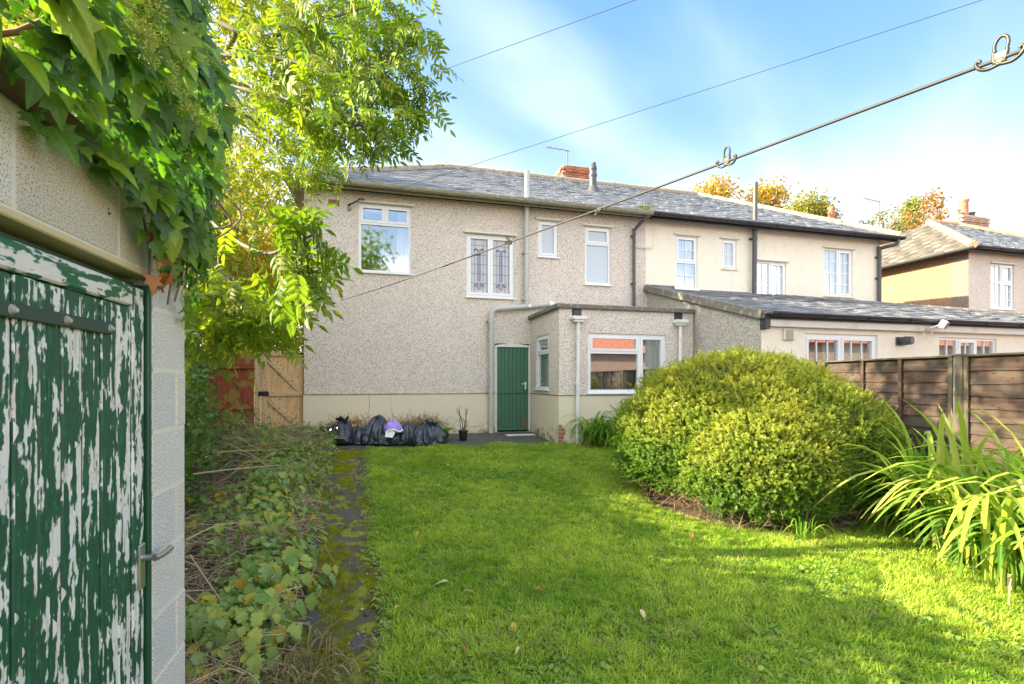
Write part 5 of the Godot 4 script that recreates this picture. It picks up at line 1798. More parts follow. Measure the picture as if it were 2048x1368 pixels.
func make_tree() -> void:
	var t := thing("tree", "ash like tree with yellow green leaves overhanging the garage and garden", "tree", Vector3(-2.7, -0.3, -4.9))
	var m := MB.new()
	m.tube(spline([Vector3(-2.7, -0.6, -4.9), Vector3(-2.65, 0.8, -4.85), Vector3(-2.5, 2.0, -4.8), Vector3(-2.3, 2.7, -4.7)], 5), taper(0.16, 0.1, 16), 10)
	part("trunk", m, M.bark, t)
	var fork := Vector3(-2.35, 2.55, -4.72)
	# boughs as seen: [px, py, distance] along each
	var boughs := [
		[[395, 205, 4.3], [432, 140, 4.2], [475, 60, 4.1], [510, -60, 4.1]],
		[[395, 150, 4.4], [350, 70, 4.4], [370, -10, 4.4], [400, -80, 4.4]],
		[[380, 60, 4.2], [420, 40, 4.1], [480, 64, 4.0], [524, 73, 3.9], [597, 62, 3.9], [650, 40, 3.9], [740, 12, 3.9]],
		[[345, 75, 4.3], [400, 100, 4.1], [480, 112, 3.9], [562, 118, 3.9], [640, 136, 3.8], [714, 145, 3.8], [775, 122, 3.8], [815, 55, 3.8]],
		[[340, 125, 4.2], [420, 160, 3.9], [480, 177, 3.8], [550, 195, 3.7], [600, 215, 3.7], [690, 260, 3.7]],
		[[345, 200, 4.2], [430, 260, 3.7], [480, 290, 3.6]],
		[[350, 360, 3.8], [430, 450, 3.2], [520, 505, 2.6], [580, 490, 2.4], [625, 470, 2.35]],
		[[350, 420, 3.8], [420, 520, 3.2], [500, 590, 3.1], [590, 615, 3.1], [630, 640, 3.1]],
		[[300, -60, 4.4], [420, -120, 4.3], [560, -90, 4.2], [700, -60, 4.1]],
	]
	var all := []
	for b in boughs:
		var p := [fork.lerp(at(b[0][0], b[0][1], b[0][2]), 0.5) + Vector3(-0.1, 0.05, 0)]
		p[0] = fork
		for q in b:
			p.append(at(q[0], q[1], q[2]))
		var sp := spline(p, 5)
		var thick: float = 0.05 if b == boughs[0] or b == boughs[1] else (0.026 if b[0][1] < 300 else 0.013)
		m = MB.new()
		m.tube(sp, taper(thick, 0.006, sp.size()), 7)
		part("bough", m, M.bark, t)
		all.append_array(sp.slice(4))
	# sprays of leaves: [px, py, spread in px, distance, count]
	var sprays := [
		[820, 70, 40, 3.8, 14], [845, 60, 18, 3.8, 5], [765, 45, 50, 3.8, 16], [700, 20, 55, 3.9, 22], [640, 25, 60, 3.9, 26], [575, 20, 60, 4.0, 28], [515, 15, 55, 4.0, 22], [455, 20, 50, 4.2, 16], [400, 30, 60, 4.3, 20], [345, 40, 55, 4.4, 24],
		[838, 150, 28, 3.8, 8], [800, 165, 45, 3.8, 18], [745, 165, 45, 3.8, 20], [690, 150, 45, 3.8, 16], [640, 105, 50, 3.8, 14], [700, 95, 35, 3.8, 10], [760, 95, 30, 3.9, 9], [840, 200, 22, 3.8, 6], [800, 225, 35, 3.8, 12],
		[560, 110, 60, 4.0, 28], [505, 140, 50, 4.1, 18], [390, 110, 50, 4.6, 16], [620, 195, 60, 3.8, 30], [690, 230, 55, 3.7, 28], [755, 245, 42, 3.7, 16], [770, 280, 20, 3.7, 4], [560, 225, 65, 3.8, 30], [490, 235, 55, 4.0, 18],
		[650, 275, 45, 3.7, 24], [705, 300, 28, 3.7, 8], [600, 300, 60, 3.7, 28], [530, 300, 60, 3.7, 26], [470, 300, 60, 3.9, 20], [430, 250, 50, 4.2, 12], [630, 325, 36, 5.3, 22], [575, 350, 45, 5.3, 26], [600, 330, 40, 3.6, 10], [520, 390, 55, 3.5, 22], [455, 370, 55, 3.6, 18], [400, 330, 45, 3.9, 12], [600, 385, 26, 5.2, 10],
		[450, -90, 90, 4.4, 30], [560, -120, 90, 4.3, 30], [680, -100, 80, 4.1, 26], [600, -220, 110, 4.4, 34], [450, -220, 110, 4.6, 34], [750, -60, 50, 3.9, 12], [600, 50, 80, 5.4, 26], [690, 100, 70, 5.3, 22], [540, 110, 80, 5.6, 26], [720, 10, 60, 5.2, 18], [480, 40, 80, 5.8, 24], [640, -80, 110, 5.4, 40], [640, 180, 60, 5.8, 26], [480, 300, 70, 5.6, 36], [560, 280, 60, 5.6, 32], [440, 380, 60, 5.7, 28], [520, 360, 60, 5.6, 32], [430, 220, 60, 5.6, 28], [615, 280, 40, 5.5, 18], [500, 210, 60, 5.8, 26], [600, 125, 70, 5.9, 30], [700, 145, 50, 5.8, 18], [560, 190, 60, 6.0, 26], [660, 75, 60, 5.8, 24], [520, -90, 110, 5.6, 40], [740, -60, 80, 5.2, 24],
		[585, 440, 26, 2.35, 4], [555, 470, 36, 2.35, 6], [608, 490, 22, 2.35, 4], [632, 465, 18, 2.35, 4], [640, 505, 14, 2.35, 3], [545, 485, 45, 2.7, 12], [480, 470, 55, 3.3, 16], [420, 470, 50, 3.3, 14], [600, 540, 24, 2.35, 5], [612, 560, 14, 2.35, 3], [575, 555, 36, 2.4, 8], [525, 555, 45, 2.7, 11], [470, 560, 55, 3.1, 18], [410, 560, 50, 3.1, 18], [395, 620, 40, 3.1, 14], [450, 630, 45, 3.0, 16], [500, 640, 45, 3.0, 16], [545, 625, 34, 3.0, 9], [515, 650, 24, 3.0, 5], [470, 660, 32, 3.0, 8], [400, 690, 35, 3.1, 10],
	]
	var where := []
	var tints := []
	m = MB.new()
	for s in sprays:
		var c := at(s[0], s[1], s[3])
		var rad: float = s[2] * s[3] / 969.0
		var near: Vector3 = all[0]
		for q in all:
			if q.distance_squared_to(c) < near.distance_squared_to(c):
				near = q
		for k in 4:
			var e := c + rv(rad * 0.8)
			if in_beam(e):
				continue
			var mid := near.lerp(e, 0.5) + Vector3(0, 0.08, 0)
			var sp := spline([near, mid, e], 4)
			m.tube(sp, taper(0.006, 0.002, sp.size()), 4, false)
		for k in int(s[4] * 1.75):
			var p := c + Vector3(rng.randfn(), rng.randfn(), rng.randfn()) * rad * Vector3(0.62, 0.55, 0.9)
			if in_beam(p) and rng.randf() < 0.985:
				continue
			var a := r(0, TAU)
			where.append(Transform3D(face(Vector3(cos(a), 0.9, sin(a)) + rv(0.4), Vector3(cos(a + PI) * 0.6 + 0.3, -0.75, sin(a + PI) * 0.6) + rv(0.4)).scaled(Vector3.ONE * r(0.75, 1.15)), p))
			var f: float = clampf((700.0 - s[0]) / 500.0, 0.0, 1.0) * (1.0 if s[1] < 430 else 0.35) + r(-0.25, 0.25)
			tints.append(lin(0.22, 0.34, 0.03).lerp(lin(0.58, 0.5, 0.03), clampf(f, 0, 1)) * r(0.8, 1.15))
	part("twigs", m, M.bark, t, true)
	scatter("leaves", pinnate(4, 0.072, 0.026, 0.18), M.leaf, where, tints, t)


func clump_mesh(n: int, size: float, rad: float) -> ArrayMesh:
	var m := MB.new()
	for i in n:
		leaf_into(m, [Vector2(0, 0), Vector2(size * 0.36, size * 0.4), Vector2(0, size)], 0.25, 0.2, Transform3D(face(rv(1) + Vector3(0, 0.6, 0), rv(1) + Vector3(0, -0.3, 0)), rv(rad)))
	return m.mesh()


# crown: list of [offset, radii]; n clumps spread through it
func tree(called: String, label: String, foot: Vector3, h: float, crown: Array, n: int, leaf: float, cols: Array, cat := "tree", limbs := 9, group := "", girth := 0.02) -> void:
	var t := thing(called, label, cat, foot, group)
	var m := MB.new()
	var top := foot + Vector3(r(-0.1, 0.1) * h * 0.3, h * 0.75, r(-0.1, 0.1) * h * 0.3)
	var sp := spline([foot - Vector3(0, 0.2, 0), foot.lerp(top, 0.4) + rv(0.1), top], 6)
	m.tube(sp, taper(h * girth, h * 0.005, sp.size()), 8)
	part("trunk", m, M.bark, t)
	m = MB.new()
	for i in limbs:
		var l: Array = crown[i % crown.size()]
		var a: Vector3 = sp[int(sp.size() * r(0.3, 0.85))]
		var e: Vector3 = foot + l[0] + rv(1.0) * l[1] * 0.75
		var q := spline([a, a.lerp(e, 0.5) + Vector3(0, 0.1 * h * r(0.2, 0.8), 0), e], 5)
		m.tube(q, taper(h * 0.008, h * 0.002, q.size()), 5, false)
		for k in 3:
			var b: Vector3 = q[int(q.size() * r(0.4, 0.9))]
			var e2: Vector3 = b + rv(1.0) * l[1] * 0.5 + Vector3(0, 0.04 * h, 0)
			m.tube([b, b.lerp(e2, 0.5) + rv(0.03 * h), e2], [h * 0.003, h * 0.002, h * 0.001], 4, false)
	part("limbs", m, M.bark, t)
	var where := []
	var tints := []
	var nz := FastNoiseLite.new()
	nz.seed = int(foot.x * 10 + foot.z)
	nz.frequency = 0.9 / maxf(crown[0][1].x, 0.3)
	for i in n:
		var l: Array = crown[rng.randi() % crown.size()]
		var d := Vector3(rng.randfn(), rng.randfn(), rng.randfn()).normalized() * pow(rng.randf(), 0.4)
		var p: Vector3 = foot + l[0] + d * l[1]
		if nz.get_noise_3dv(p * 1.6) < -0.12 and cat != "hedge":
			continue
		where.append(Transform3D(Basis.from_euler(rv(PI)).scaled(Vector3.ONE * r(0.7, 1.3)), p))
		tints.append(mixc(cols[0], cols[1]))
	scatter("leaves", clump_mesh(14, leaf, leaf * 2.6), M.leaf, where, tints, t)


func make_far_trees() -> void:
	var V := Vector3(0, 0, 0)
	# left of the house
	tree("tree", "tall yellow tree glowing behind the gate, left of the house corner", Vector3(-4.1, -0.1, -15.4), 9.0, [[Vector3(0, 6.0, 0), Vector3(1.7, 2.3, 1.7)], [Vector3(0.7, 3.6, 0.3), Vector3(1.5, 1.8, 1.4)], [Vector3(-0.9, 4.4, 0), Vector3(1.5, 1.8, 1.5)]], 1900, 0.13, [lin(0.5, 0.36, 0.04), lin(0.34, 0.36, 0.05)])
	tree("tree", "big yellow green tree added beyond the left boundary to shade the extension, its crown behind the ivy", Vector3(-5.6, -0.2, -11.1), 9.6, [[Vector3(0, 7.0, 0), Vector3(2.1, 2.9, 2.3)], [Vector3(0.2, 8.0, 0.6), Vector3(1.7, 1.8, 1.9)], [Vector3(0.3, 5.0, 0.9), Vector3(1.8, 1.8, 1.6)], [Vector3(0.2, 5.2, -0.9), Vector3(1.8, 1.8, 1.5)]], 5200, 0.12, [lin(0.3, 0.36, 0.03), lin(0.55, 0.45, 0.04)])  # added for the shade it casts on extension and lean-to walls
	tree("tree", "golden orange tree behind the red fence panel", Vector3(-4.6, -0.1, -13.2), 5.0, [[Vector3(0.4, 3.1, 0), Vector3(1.5, 1.5, 1.2)], [Vector3(1.3, 4.2, 0), Vector3(0.9, 1.0, 0.9)]], 700, 0.1, [lin(0.62, 0.42, 0.06), lin(0.5, 0.48, 0.06)])
	tree("shrub", "bright yellow green shrub rising over the pine gate", Vector3(-2.3, -0.1, -12.6), 3.2, [[Vector3(0.0, 1.9, 0), Vector3(0.85, 0.9, 0.7)], [Vector3(-0.7, 1.7, 0.2), Vector3(0.8, 0.8, 0.6)]], 700, 0.075, [lin(0.3, 0.36, 0.03), lin(0.42, 0.4, 0.05)], "shrub")
	tree("tree", "green and yellow tree behind the overhanging branches, left of the garden", Vector3(-3.9, -0.3, -8.2), 6.5, [[Vector3(0.2, 4.3, 0), Vector3(1.5, 1.7, 1.5)], [Vector3(0.7, 3.0, 0.6), Vector3(1.2, 1.1, 1.0)], [Vector3(-0.5, 5.4, 0), Vector3(1.3, 1.3, 1.3)]], 1400, 0.1, [lin(0.16, 0.26, 0.035), lin(0.4, 0.38, 0.04)])
	tree("shrub", "dark green straggling shrub between garage corner and red fence", Vector3(-1.95, -0.25, -4.6), 2.2, [[Vector3(0.1, 1.0, 0), Vector3(0.4, 0.75, 0.8)], [Vector3(-0.3, 1.3, -1.0), Vector3(0.45, 0.6, 0.8)], [Vector3(-0.8, 1.0, -2.4), Vector3(0.45, 0.6, 0.9)], [Vector3(-0.9, 1.4, -0.5), Vector3(0.6, 0.8, 1.2)]], 1300, 0.055, [lin(0.08, 0.17, 0.04), lin(0.18, 0.28, 0.07)], "shrub", 14, "", 0.012)
	tree("hedge", "dense evergreen hedge added along the left boundary to shade the lawn, unseen behind the garage", Vector3(-3.7, -0.4, -5.6), 3.5, [[Vector3(0.0, 2.0, 3.6), Vector3(0.7, 1.55, 1.6)], [Vector3(0.0, 2.0, 1.6), Vector3(0.7, 1.55, 1.6)], [Vector3(0.0, 2.0, -0.4), Vector3(0.7, 1.55, 1.6)], [Vector3(0, 2.0, -2.2), Vector3(0.7, 1.5, 1.6)], [Vector3(-0.25, 2.1, -4.0), Vector3(0.6, 1.6, 1.3)]], 6500, 0.09, [lin(0.06, 0.13, 0.025), lin(0.12, 0.2, 0.035)], "hedge", 16)  # added out of view as sun blocker, shapes the shadow on the lawn
	# over the roofs
	var c := at(1415, 430, 26.0)
	tree("tree", "thin golden tree showing over the roof ridge, left of the dark vent", Vector3(c.x, 0, c.z), 12.2, [[Vector3(0, 10.9, 0), Vector3(1.3, 0.7, 1.0)], [Vector3(0.6, 11.4, 0), Vector3(0.9, 0.6, 0.8)]], 170, 0.16, [lin(0.5, 0.27, 0.04), lin(0.46, 0.36, 0.06)], "tree", 12, "", 0.012)
	c = at(1520, 430, 27.0)
	tree("tree", "sparse golden tree showing over the roof, right of the dark vent", Vector3(c.x, 0, c.z), 12.4, [[Vector3(-0.4, 11.0, 0), Vector3(1.3, 0.8, 1.0)], [Vector3(0.7, 11.5, 0), Vector3(1.0, 0.8, 0.8)]], 170, 0.16, [lin(0.48, 0.25, 0.04), lin(0.45, 0.36, 0.05)], "tree", 12, "", 0.012)
	c = at(1612, 450, 30.0)
	tree("tree", "dense golden green treetop left of the red chimney pot", Vector3(c.x, 0, c.z), 12.8, [[Vector3(0, 11.6, 0), Vector3(1.5, 1.2, 1.2)], [Vector3(-0.7, 10.9, 0), Vector3(1.1, 0.9, 1.0)], [Vector3(0.9, 11.2, 0), Vector3(1.0, 1.0, 1.0)]], 700, 0.16, [lin(0.36, 0.3, 0.04), lin(0.22, 0.23, 0.05)])
	c = at(1768, 470, 27.0)
	tree("tree", "nearly bare branching tree right of the red chimney pot", Vector3(c.x, 0, c.z), 11.0, [[Vector3(0, 9.8, 0), Vector3(1.4, 0.9, 1.0)]], 60, 0.14, [lin(0.28, 0.26, 0.08), lin(0.2, 0.2, 0.07)], "tree", 22, "", 0.012)
	c = at(1822, 470, 30.0)
	tree("tree", "narrow upright pale green tree left of the third house's roof", Vector3(c.x, 0, c.z), 12.6, [[Vector3(0, 10.6, 0), Vector3(0.8, 1.6, 0.8)], [Vector3(0.15, 11.7, 0), Vector3(0.4, 0.9, 0.4)], [Vector3(-0.8, 10.0, 0), Vector3(0.7, 0.9, 0.7)]], 420, 0.15, [lin(0.32, 0.32, 0.1), lin(0.25, 0.28, 0.08)])
	c = at(1862, 460, 26.0)
	tree("tree", "russet leaved tree beside the third house's roof tip", Vector3(c.x, 0, c.z), 10.8, [[Vector3(-0.3, 9.6, 0), Vector3(1.2, 0.8, 0.9)], [Vector3(0.2, 10.7, 0), Vector3(0.45, 0.5, 0.5)], [Vector3(1.1, 9.7, 0), Vector3(0.8, 0.4, 0.5)]], 120, 0.15, [lin(0.42, 0.18, 0.06), lin(0.36, 0.22, 0.08)], "tree", 12, "", 0.012)
	c = at(1675, 455, 32.0)
	tree("tree", "dark low treetops between the chimney pots and bare tree", Vector3(c.x + 0.6, 0, c.z), 11.0, [[Vector3(0.5, 10.2, 0), Vector3(1.3, 0.8, 1.0)]], 260, 0.16, [lin(0.12, 0.12, 0.04), lin(0.2, 0.18, 0.05)])
	# mirrored in the panes
	tree("tree", "willow behind the camera, mirrored in the upper bedroom window", Vector3(-1.4, -0.5, 12.0), 10.4, [[Vector3(0, 6.6, 0), Vector3(1.7, 2.6, 1.7)], [Vector3(0.5, 8.2, 0), Vector3(1.3, 1.9, 1.3)], [Vector3(-0.6, 5.0, 0), Vector3(1.8, 1.8, 1.6)]], 1300, 0.13, [lin(0.2, 0.2, 0.04), lin(0.13, 0.16, 0.04)])


func strap_mesh(k: float, bend: float, lean: float, wide: float) -> ArrayMesh:
	var m := MB.new()
	var n := 11
	var p := Vector3.ZERO
	var ps := []
	var a := lean
	for i in n + 1:
		ps.append(p)
		p += Vector3(sin(a), cos(a), 0) / n
		var s0 := 0.38 + 0.2 * k
		var s := (i + 0.5) / n
		a += bend / n * (0.3 + 2.1 * exp(-pow((s - s0) / 0.17, 2.0)))
	for i in n:
		var q := []
		m.tint = Color(1, 1, 1) if i < n - 1 else Color(1.5, 0.85, 0.9)
		for j in [i, i + 1]:
			var s := float(j) / n
			var w := wide * (0.45 + 0.75 * sin(PI * minf(s * 0.85 + 0.12, 1.0))) * (1.0 - pow(s, 6.0))
			var t: Vector3 = (ps[mini(j + 1, n)] - ps[maxi(j - 1, 0)]).normalized()
			var up := Vector3(-t.y, t.x, 0)
			q.append([ps[j] + Vector3(0, 0, w) + up * w * 0.5, ps[j], ps[j] + Vector3(0, 0, -w) + up * w * 0.5])
		m.quad(q[0][0], q[1][0], q[1][1], q[0][1])
		m.quad(q[0][1], q[1][1], q[1][2], q[0][2])
	return m.mesh()


func strappy(label: String, spots: Array, n: int, tall: float, mats: Array, tint: Array, spread: float, group := "") -> void:
	var foot := Vector3(spots[0][0], ground_y(spots[0][0], spots[0][1]), spots[0][1])
	var t := thing("strap_leaved_plant", label, "plant", foot, group)
	var meshes := [strap_mesh(0.2, 2.6, 0.05, 0.014), strap_mesh(0.8, 2.5, 0.1, 0.015), strap_mesh(1.2, 2.3, 0.12, 0.013), strap_mesh(0.5, 2.9, 0.0, 0.016), strap_mesh(1.4, 1.1, 0.1, 0.014), strap_mesh(0.9, 2.8, 0.2, 0.013)]
	var where := []
	for i in n:
		var s: Array = spots[i % spots.size()]
		var a := r(0, TAU)
		var d := sqrt(rng.randf()) * spread
		var p := Vector3(s[0] + cos(a) * d, 0, s[1] + sin(a) * d)
		p.y = ground_y(p.x, p.z)
		var turn := a * -1.0 + r(-0.9, 0.9)
		where.append(Transform3D(Basis(Vector3.UP, turn) * Basis(Vector3.BACK, r(-0.1, 0.2)) * Basis.from_scale(Vector3.ONE * tall * r(0.55, 1.15)), p))
	pieces("leaf", "inner_leaves", meshes, mats, M.leaf, where, tint, t, 300)
	var dead := []
	for i in 40:
		var s: Array = spots[i % spots.size()]
		var a := r(0, TAU)
		var p := Vector3(s[0] + cos(a) * spread * 0.8, 0, s[1] + sin(a) * spread * 0.8)
		p.y = ground_y(p.x, p.z)
		dead.append(Transform3D(Basis(Vector3.UP, -a) * Basis(Vector3.BACK, -0.5) * Basis.from_scale(Vector3.ONE * tall * r(0.35, 0.6)), p))
	scatter("withered_leaves", meshes[1], M.leaf_thick, dead, [lin(0.42, 0.28, 0.1), lin(0.36, 0.17, 0.06), lin(0.5, 0.4, 0.2)], t)


func make_strappy() -> void:
	var tint := [lin(0.1, 0.22, 0.03), lin(0.16, 0.28, 0.04), lin(0.2, 0.32, 0.05)]
	strappy("tall clump of arching strap leaves at the right edge, sunlit yellow green", [[4.95, -2.75], [5.3, -2.35], [4.75, -2.3], [5.5, -3.0], [5.0, -1.9], [4.65, -2.6], [5.0, -3.2], [5.5, -2.3]], 760, 1.42, [M.blade[1], M.blade[2], M.blade[2], M.blade[3], M.blade[1]], tint, 0.42)
	strappy("dark green clump of strap leaves in shade between bush and sunlit clump", [[5.15, -3.7], [5.6, -3.6]], 150, 1.15, [M.blade[0], M.blade[0], M.blade[1]], tint, 0.3)
	strappy("dark strap leaved clump against the extension wall, left of the bush", [[4.1, -8.45], [4.55, -8.5], [3.9, -8.55]], 210, 1.0, [M.blade[0], M.blade[0], M.blade[1]], tint, 0.22)
	strappy("small tuft of strap leaves under the front of the bush", [[3.75, -3.65]], 40, 0.4, [M.blade[0], M.blade[1]], tint, 0.1)


func make_grass() -> void:
	var t := thing("grass", "lush green lawn grass covering the garden between path and bush", "grass", Vector3(2.5, -0.3, -4))
	t.set_meta("kind", "stuff")
	var meshes := []
	for v in 3:
		var m := MB.new()
		for i in 12:
			var a := r(0, TAU)
			var p := Vector3(cos(a), 0, sin(a)) * r(0.0, 0.028)
			var h := r(0.025, 0.06)
			var d := Vector3(cos(a + r(-1, 1)), 0, sin(a + r(-1, 1)))
			var s := d.cross(Vector3.UP) * 0.0022
			var b := p + d * h * 0.25 + Vector3(0, h * 0.6, 0)
			var e := p + d * h * r(0.5, 1.1) + Vector3(0, h * r(0.7, 1.0), 0)
			m.quad(p - s, p + s, b + s * 0.9, b - s * 0.9)
			m.tri(b - s * 0.9, b + s * 0.9, e)
		meshes.append(m.mesh())
	var nz := FastNoiseLite.new()
	nz.seed = 77
	nz.frequency = 0.8
	var lists := [[], [], []]
	var cols := [[], [], []]
	var count := 0
	while count < 62000:
		count += 1
		var z := -9.35 + 8.6 * pow(rng.randf(), 0.85)
		var x := r(-0.4, 6.1)
		if x < lawn_edge(z) + r(-0.05, 0.05) or (z < -8.95 and x > 3.2) or (z < -9.1 + 0.2 * sin(x * 5)):
			continue
		var q := Vector2((x - 4.3) / 1.35, (z + 4.9) / 1.05).length()
		if q < 1.0 or (x > 4.2 and z > -3.6 and Vector2((x - 5.2) / 0.75, (z + 2.5) / 0.9).length() < 1.0):
			continue
		var v := nz.get_noise_2d(x, z)
		var k := rng.randi() % 3
		var s := r(0.7, 1.25) * (1.0 + 0.35 * v)
		lists[k].append(Transform3D(Basis(Vector3.UP, r(0, TAU)).scaled(Vector3(1.1, s, 1.1)), Vector3(x, ground_y(x, z) + 0.008 + 0.012 * sin(x * 1.9) * sin(z * 1.3), z)))
		var c := lin(0.25, 0.41, 0.04).lerp(lin(0.52, 0.62, 0.085), clampf(0.5 + v * 0.9 + nz.get_noise_2d(x * 5, z * 5) * 0.5, 0, 1)) * r(0.75, 1.2)
		cols[k].append(c if rng.randf() > 0.03 + 0.2 * smoothstep(0.25, 0.5, nz.get_noise_2d(x * 1.3 + 20, z * 1.3)) else lin(0.42, 0.38, 0.14))
	for k in 3:
		scatter("blades", meshes[k], M.grass, lists[k], cols[k], t)
	# low broad weeds among the grass
	var m := MB.new()
	for i in 7:
		var a := i * 0.9
		leaf_into(m, [Vector2(0, 0), Vector2(0.009, 0.006), Vector2(0.012, 0.018), Vector2(0, 0.028)], 0.2, 0.2, Transform3D(face(Vector3(cos(a) * 0.3, 1, sin(a) * 0.3), Vector3(cos(a), 0.25, sin(a))), Vector3(cos(a) * 0.01, 0.02 + 0.01 * (i % 3), sin(a) * 0.01)))
	var where := []
	var tints := []
	for i in 5200:
		var z := r(-9.0, -0.9)
		var x := r(-0.3, 5.0)
		if nz.get_noise_2d(x * 0.9 + 40, z * 0.9) < 0.12 or x < lawn_edge(z):
			continue
		where.append(Transform3D(Basis(Vector3.UP, r(0, TAU)).scaled(Vector3.ONE * r(0.7, 1.3)), Vector3(x, ground_y(x, z) + 0.012, z)))
		tints.append(mixc(lin(0.15, 0.28, 0.04), lin(0.26, 0.37, 0.08)))
	scatter("clover", m.mesh(), M.leaf_thick, where, tints, t)
	# moss and weeds over the edges of the path
	where = []
	tints = []
	for i in 1000:
		var z := r(-9.2, -1.2)
		var x := lawn_edge(z) - (0.04 * absf(rng.randfn()) if i % 2 else 0.56 + 0.1 * absf(rng.randfn()))
		where.append(Transform3D(Basis(Vector3.UP, r(0, TAU)).scaled(Vector3.ONE * r(0.5, 1.1)), Vector3(x, ground_y(x, z) + 0.004, z)))
		tints.append(mixc(lin(0.17, 0.26, 0.05), lin(0.3, 0.36, 0.1)))
	var w := thing("path_weeds", "small weeds creeping over both edges of the mossy path", "weeds", Vector3(-0.3, -0.2, -5))
	scatter("weeds", m.mesh(), M.leaf_thick, where, tints, w)
	m = MB.new()
	for i in 14:
		var a := r(0, TAU)
		m.tri(Vector3(cos(a) * 0.012 - 0.0012, 0, sin(a) * 0.012), Vector3(cos(a) * 0.012 + 0.0012, 0, sin(a) * 0.012), Vector3(cos(a) * 0.014, r(0.008, 0.016), sin(a) * 0.014))
	where = []
	tints = []
	for i in 15000:
		var z := r(-9.1, -1.3)
		var x := lawn_edge(z) - r(0.04, 0.6)
		if nz.get_noise_2d(x * 2.2, z * 0.9 + 11) < 0.02 + 0.1 * rng.randf():
			continue
		where.append(Transform3D(Basis(Vector3.UP, r(0, TAU)).scaled(Vector3.ONE * r(0.8, 1.6)), Vector3(x, ground_y(x, z) + 0.003, z)))
		tints.append(mixc(lin(0.26, 0.28, 0.014), lin(0.42, 0.42, 0.025)))
	scatter("moss", m.mesh(), M.leaf_thick, where, tints, w)


# ---------------------------------------------------------------- lines, bags, bed, litter
func make_lines() -> void:
	var a := Vector3(-0.9, 2.86, -10.74)
	var b := Vector3(1.35, 1.927, -0.783)
	var cl := thing("clothesline", "thin plastic clothes line running from the house wall towards the camera", "clothes line", a)
	var m := MB.new()
	var sp := []
	for i in 25:
		var s := i / 24.0 * 1.18
		sp.append(a.lerp(b, s) - Vector3(0, 0.05 * 4.0 * (s / 1.18) * (1.0 - s / 1.18), 0))
	m.tube(sp, [0.0045], 6)
	part("cord", m, M.line_cord, cl)
	var dir := (b - a).normalized()
	var labels := ["largest clothes line hook, at the right edge of the sky", "clothes line hook against the sky above the cream house", "clothes line hook crossing the old gutter of the pebbledashed house", "clothes line hook before the right stained glass pane", "small clothes line hook before the left stained glass pane", "smallest clothes line hook, before the plain wall below the bedroom window"]
	var px := [2003.0, 1460.0, 1200.0, 1018.0, 950.0, 893.0]
	for i in 6:
		# where along the line the hook hangs
		var best := 0.0
		var err := 1e9
		for k in 400:
			var q := a.lerp(b, k / 399.0 * 1.05)
			var e := absf(1024.0 + 969.0 * (q.x * cos(YAW) + q.z * sin(YAW)) / (q.x * sin(YAW) - q.z * cos(YAW)) - px[i])
			if e < err:
				err = e
				best = k / 399.0 * 1.05
		var p := a.lerp(b, best) - Vector3(0, 0.05 * 4.0 * (best / 1.18) * (1.0 - best / 1.18), 0)
		var h := thing("line_hook", labels[i], "line hook", p, "hooks on the clothes line")
		m = MB.new()
		var roll: float = [0.0, 0.1, 2.4, 0.5, -1.4, 2.0][i]
		var f := Basis(dir, Vector3.UP.rotated(dir, roll), dir.cross(Vector3.UP.rotated(dir, roll))).orthonormalized()
		var xf := Transform3D(f, p)
		var loop := []
		for k in 13:
			var t := -0.6 + k / 12.0 * (PI + 1.2)
			loop.append(xf * Vector3(cos(t) * 0.012, 0.03 + sin(t) * 0.02, 0))
		m.tube(loop, [0.0036], 6)
		m.tube([xf * Vector3(0.012, 0.018, 0), xf * Vector3(0.01, -0.002, 0), xf * Vector3(0.0, -0.012, 0)], [0.004, 0.005, 0.005], 6)
		m.tube([xf * Vector3(-0.012, 0.018, 0), xf * Vector3(-0.01, -0.002, 0), xf * Vector3(0.0, -0.012, 0)], [0.004, 0.005, 0.005], 6)
		m.box(Vector3(-0.012, -0.01, -0.0035), Vector3(0.012, 0.016, 0.0035), 0.002, xf)
		for s in [-1.0, 1.0]:
			m.tube(spline([xf * Vector3(0, -0.011, 0), xf * Vector3(s * 0.02, -0.014, 0), xf * Vector3(s * 0.034, -0.008, 0.002), xf * Vector3(s * 0.041, 0.004, 0.003), xf * Vector3(s * 0.037, 0.011, 0.004), xf * Vector3(s * 0.033, 0.006, 0.004)], 4), [0.004], 6)
		part("hook", m, M.clip, h)
	# overhead wires
	var w := thing("overhead_wire", "long overhead wire from the bracket by the bedroom window across the sky", "wire", Vector3(-0.42, 5.0, -10.68))
	m = MB.new()
	var e0 := Vector3(-0.42, 5.0, -10.68)
	var e1 := at(1955, 0, 6.5)
	sp = []
	for i in 31:
		var s := i / 30.0 * 1.5
		sp.append(e0.lerp(e1, s) - Vector3(0, 0.04 * s * (1.5 - s), 0))
	m.tube(sp, [0.0045], 5)
	part("cable", m, M.wire, w)
	w = thing("overhead_wire", "shorter overhead wire from the tree's edge to the top of the sky", "wire", at(820, 166, 9.5))
	m = MB.new()
	sp = []
	for i in 21:
		sp.append(at(700, 208, 10.5).lerp(at(1265, 2, 7.5), i / 20.0 * 1.5))
	m.tube(sp, [0.0055], 5)
	part("cable", m, M.wire, w)


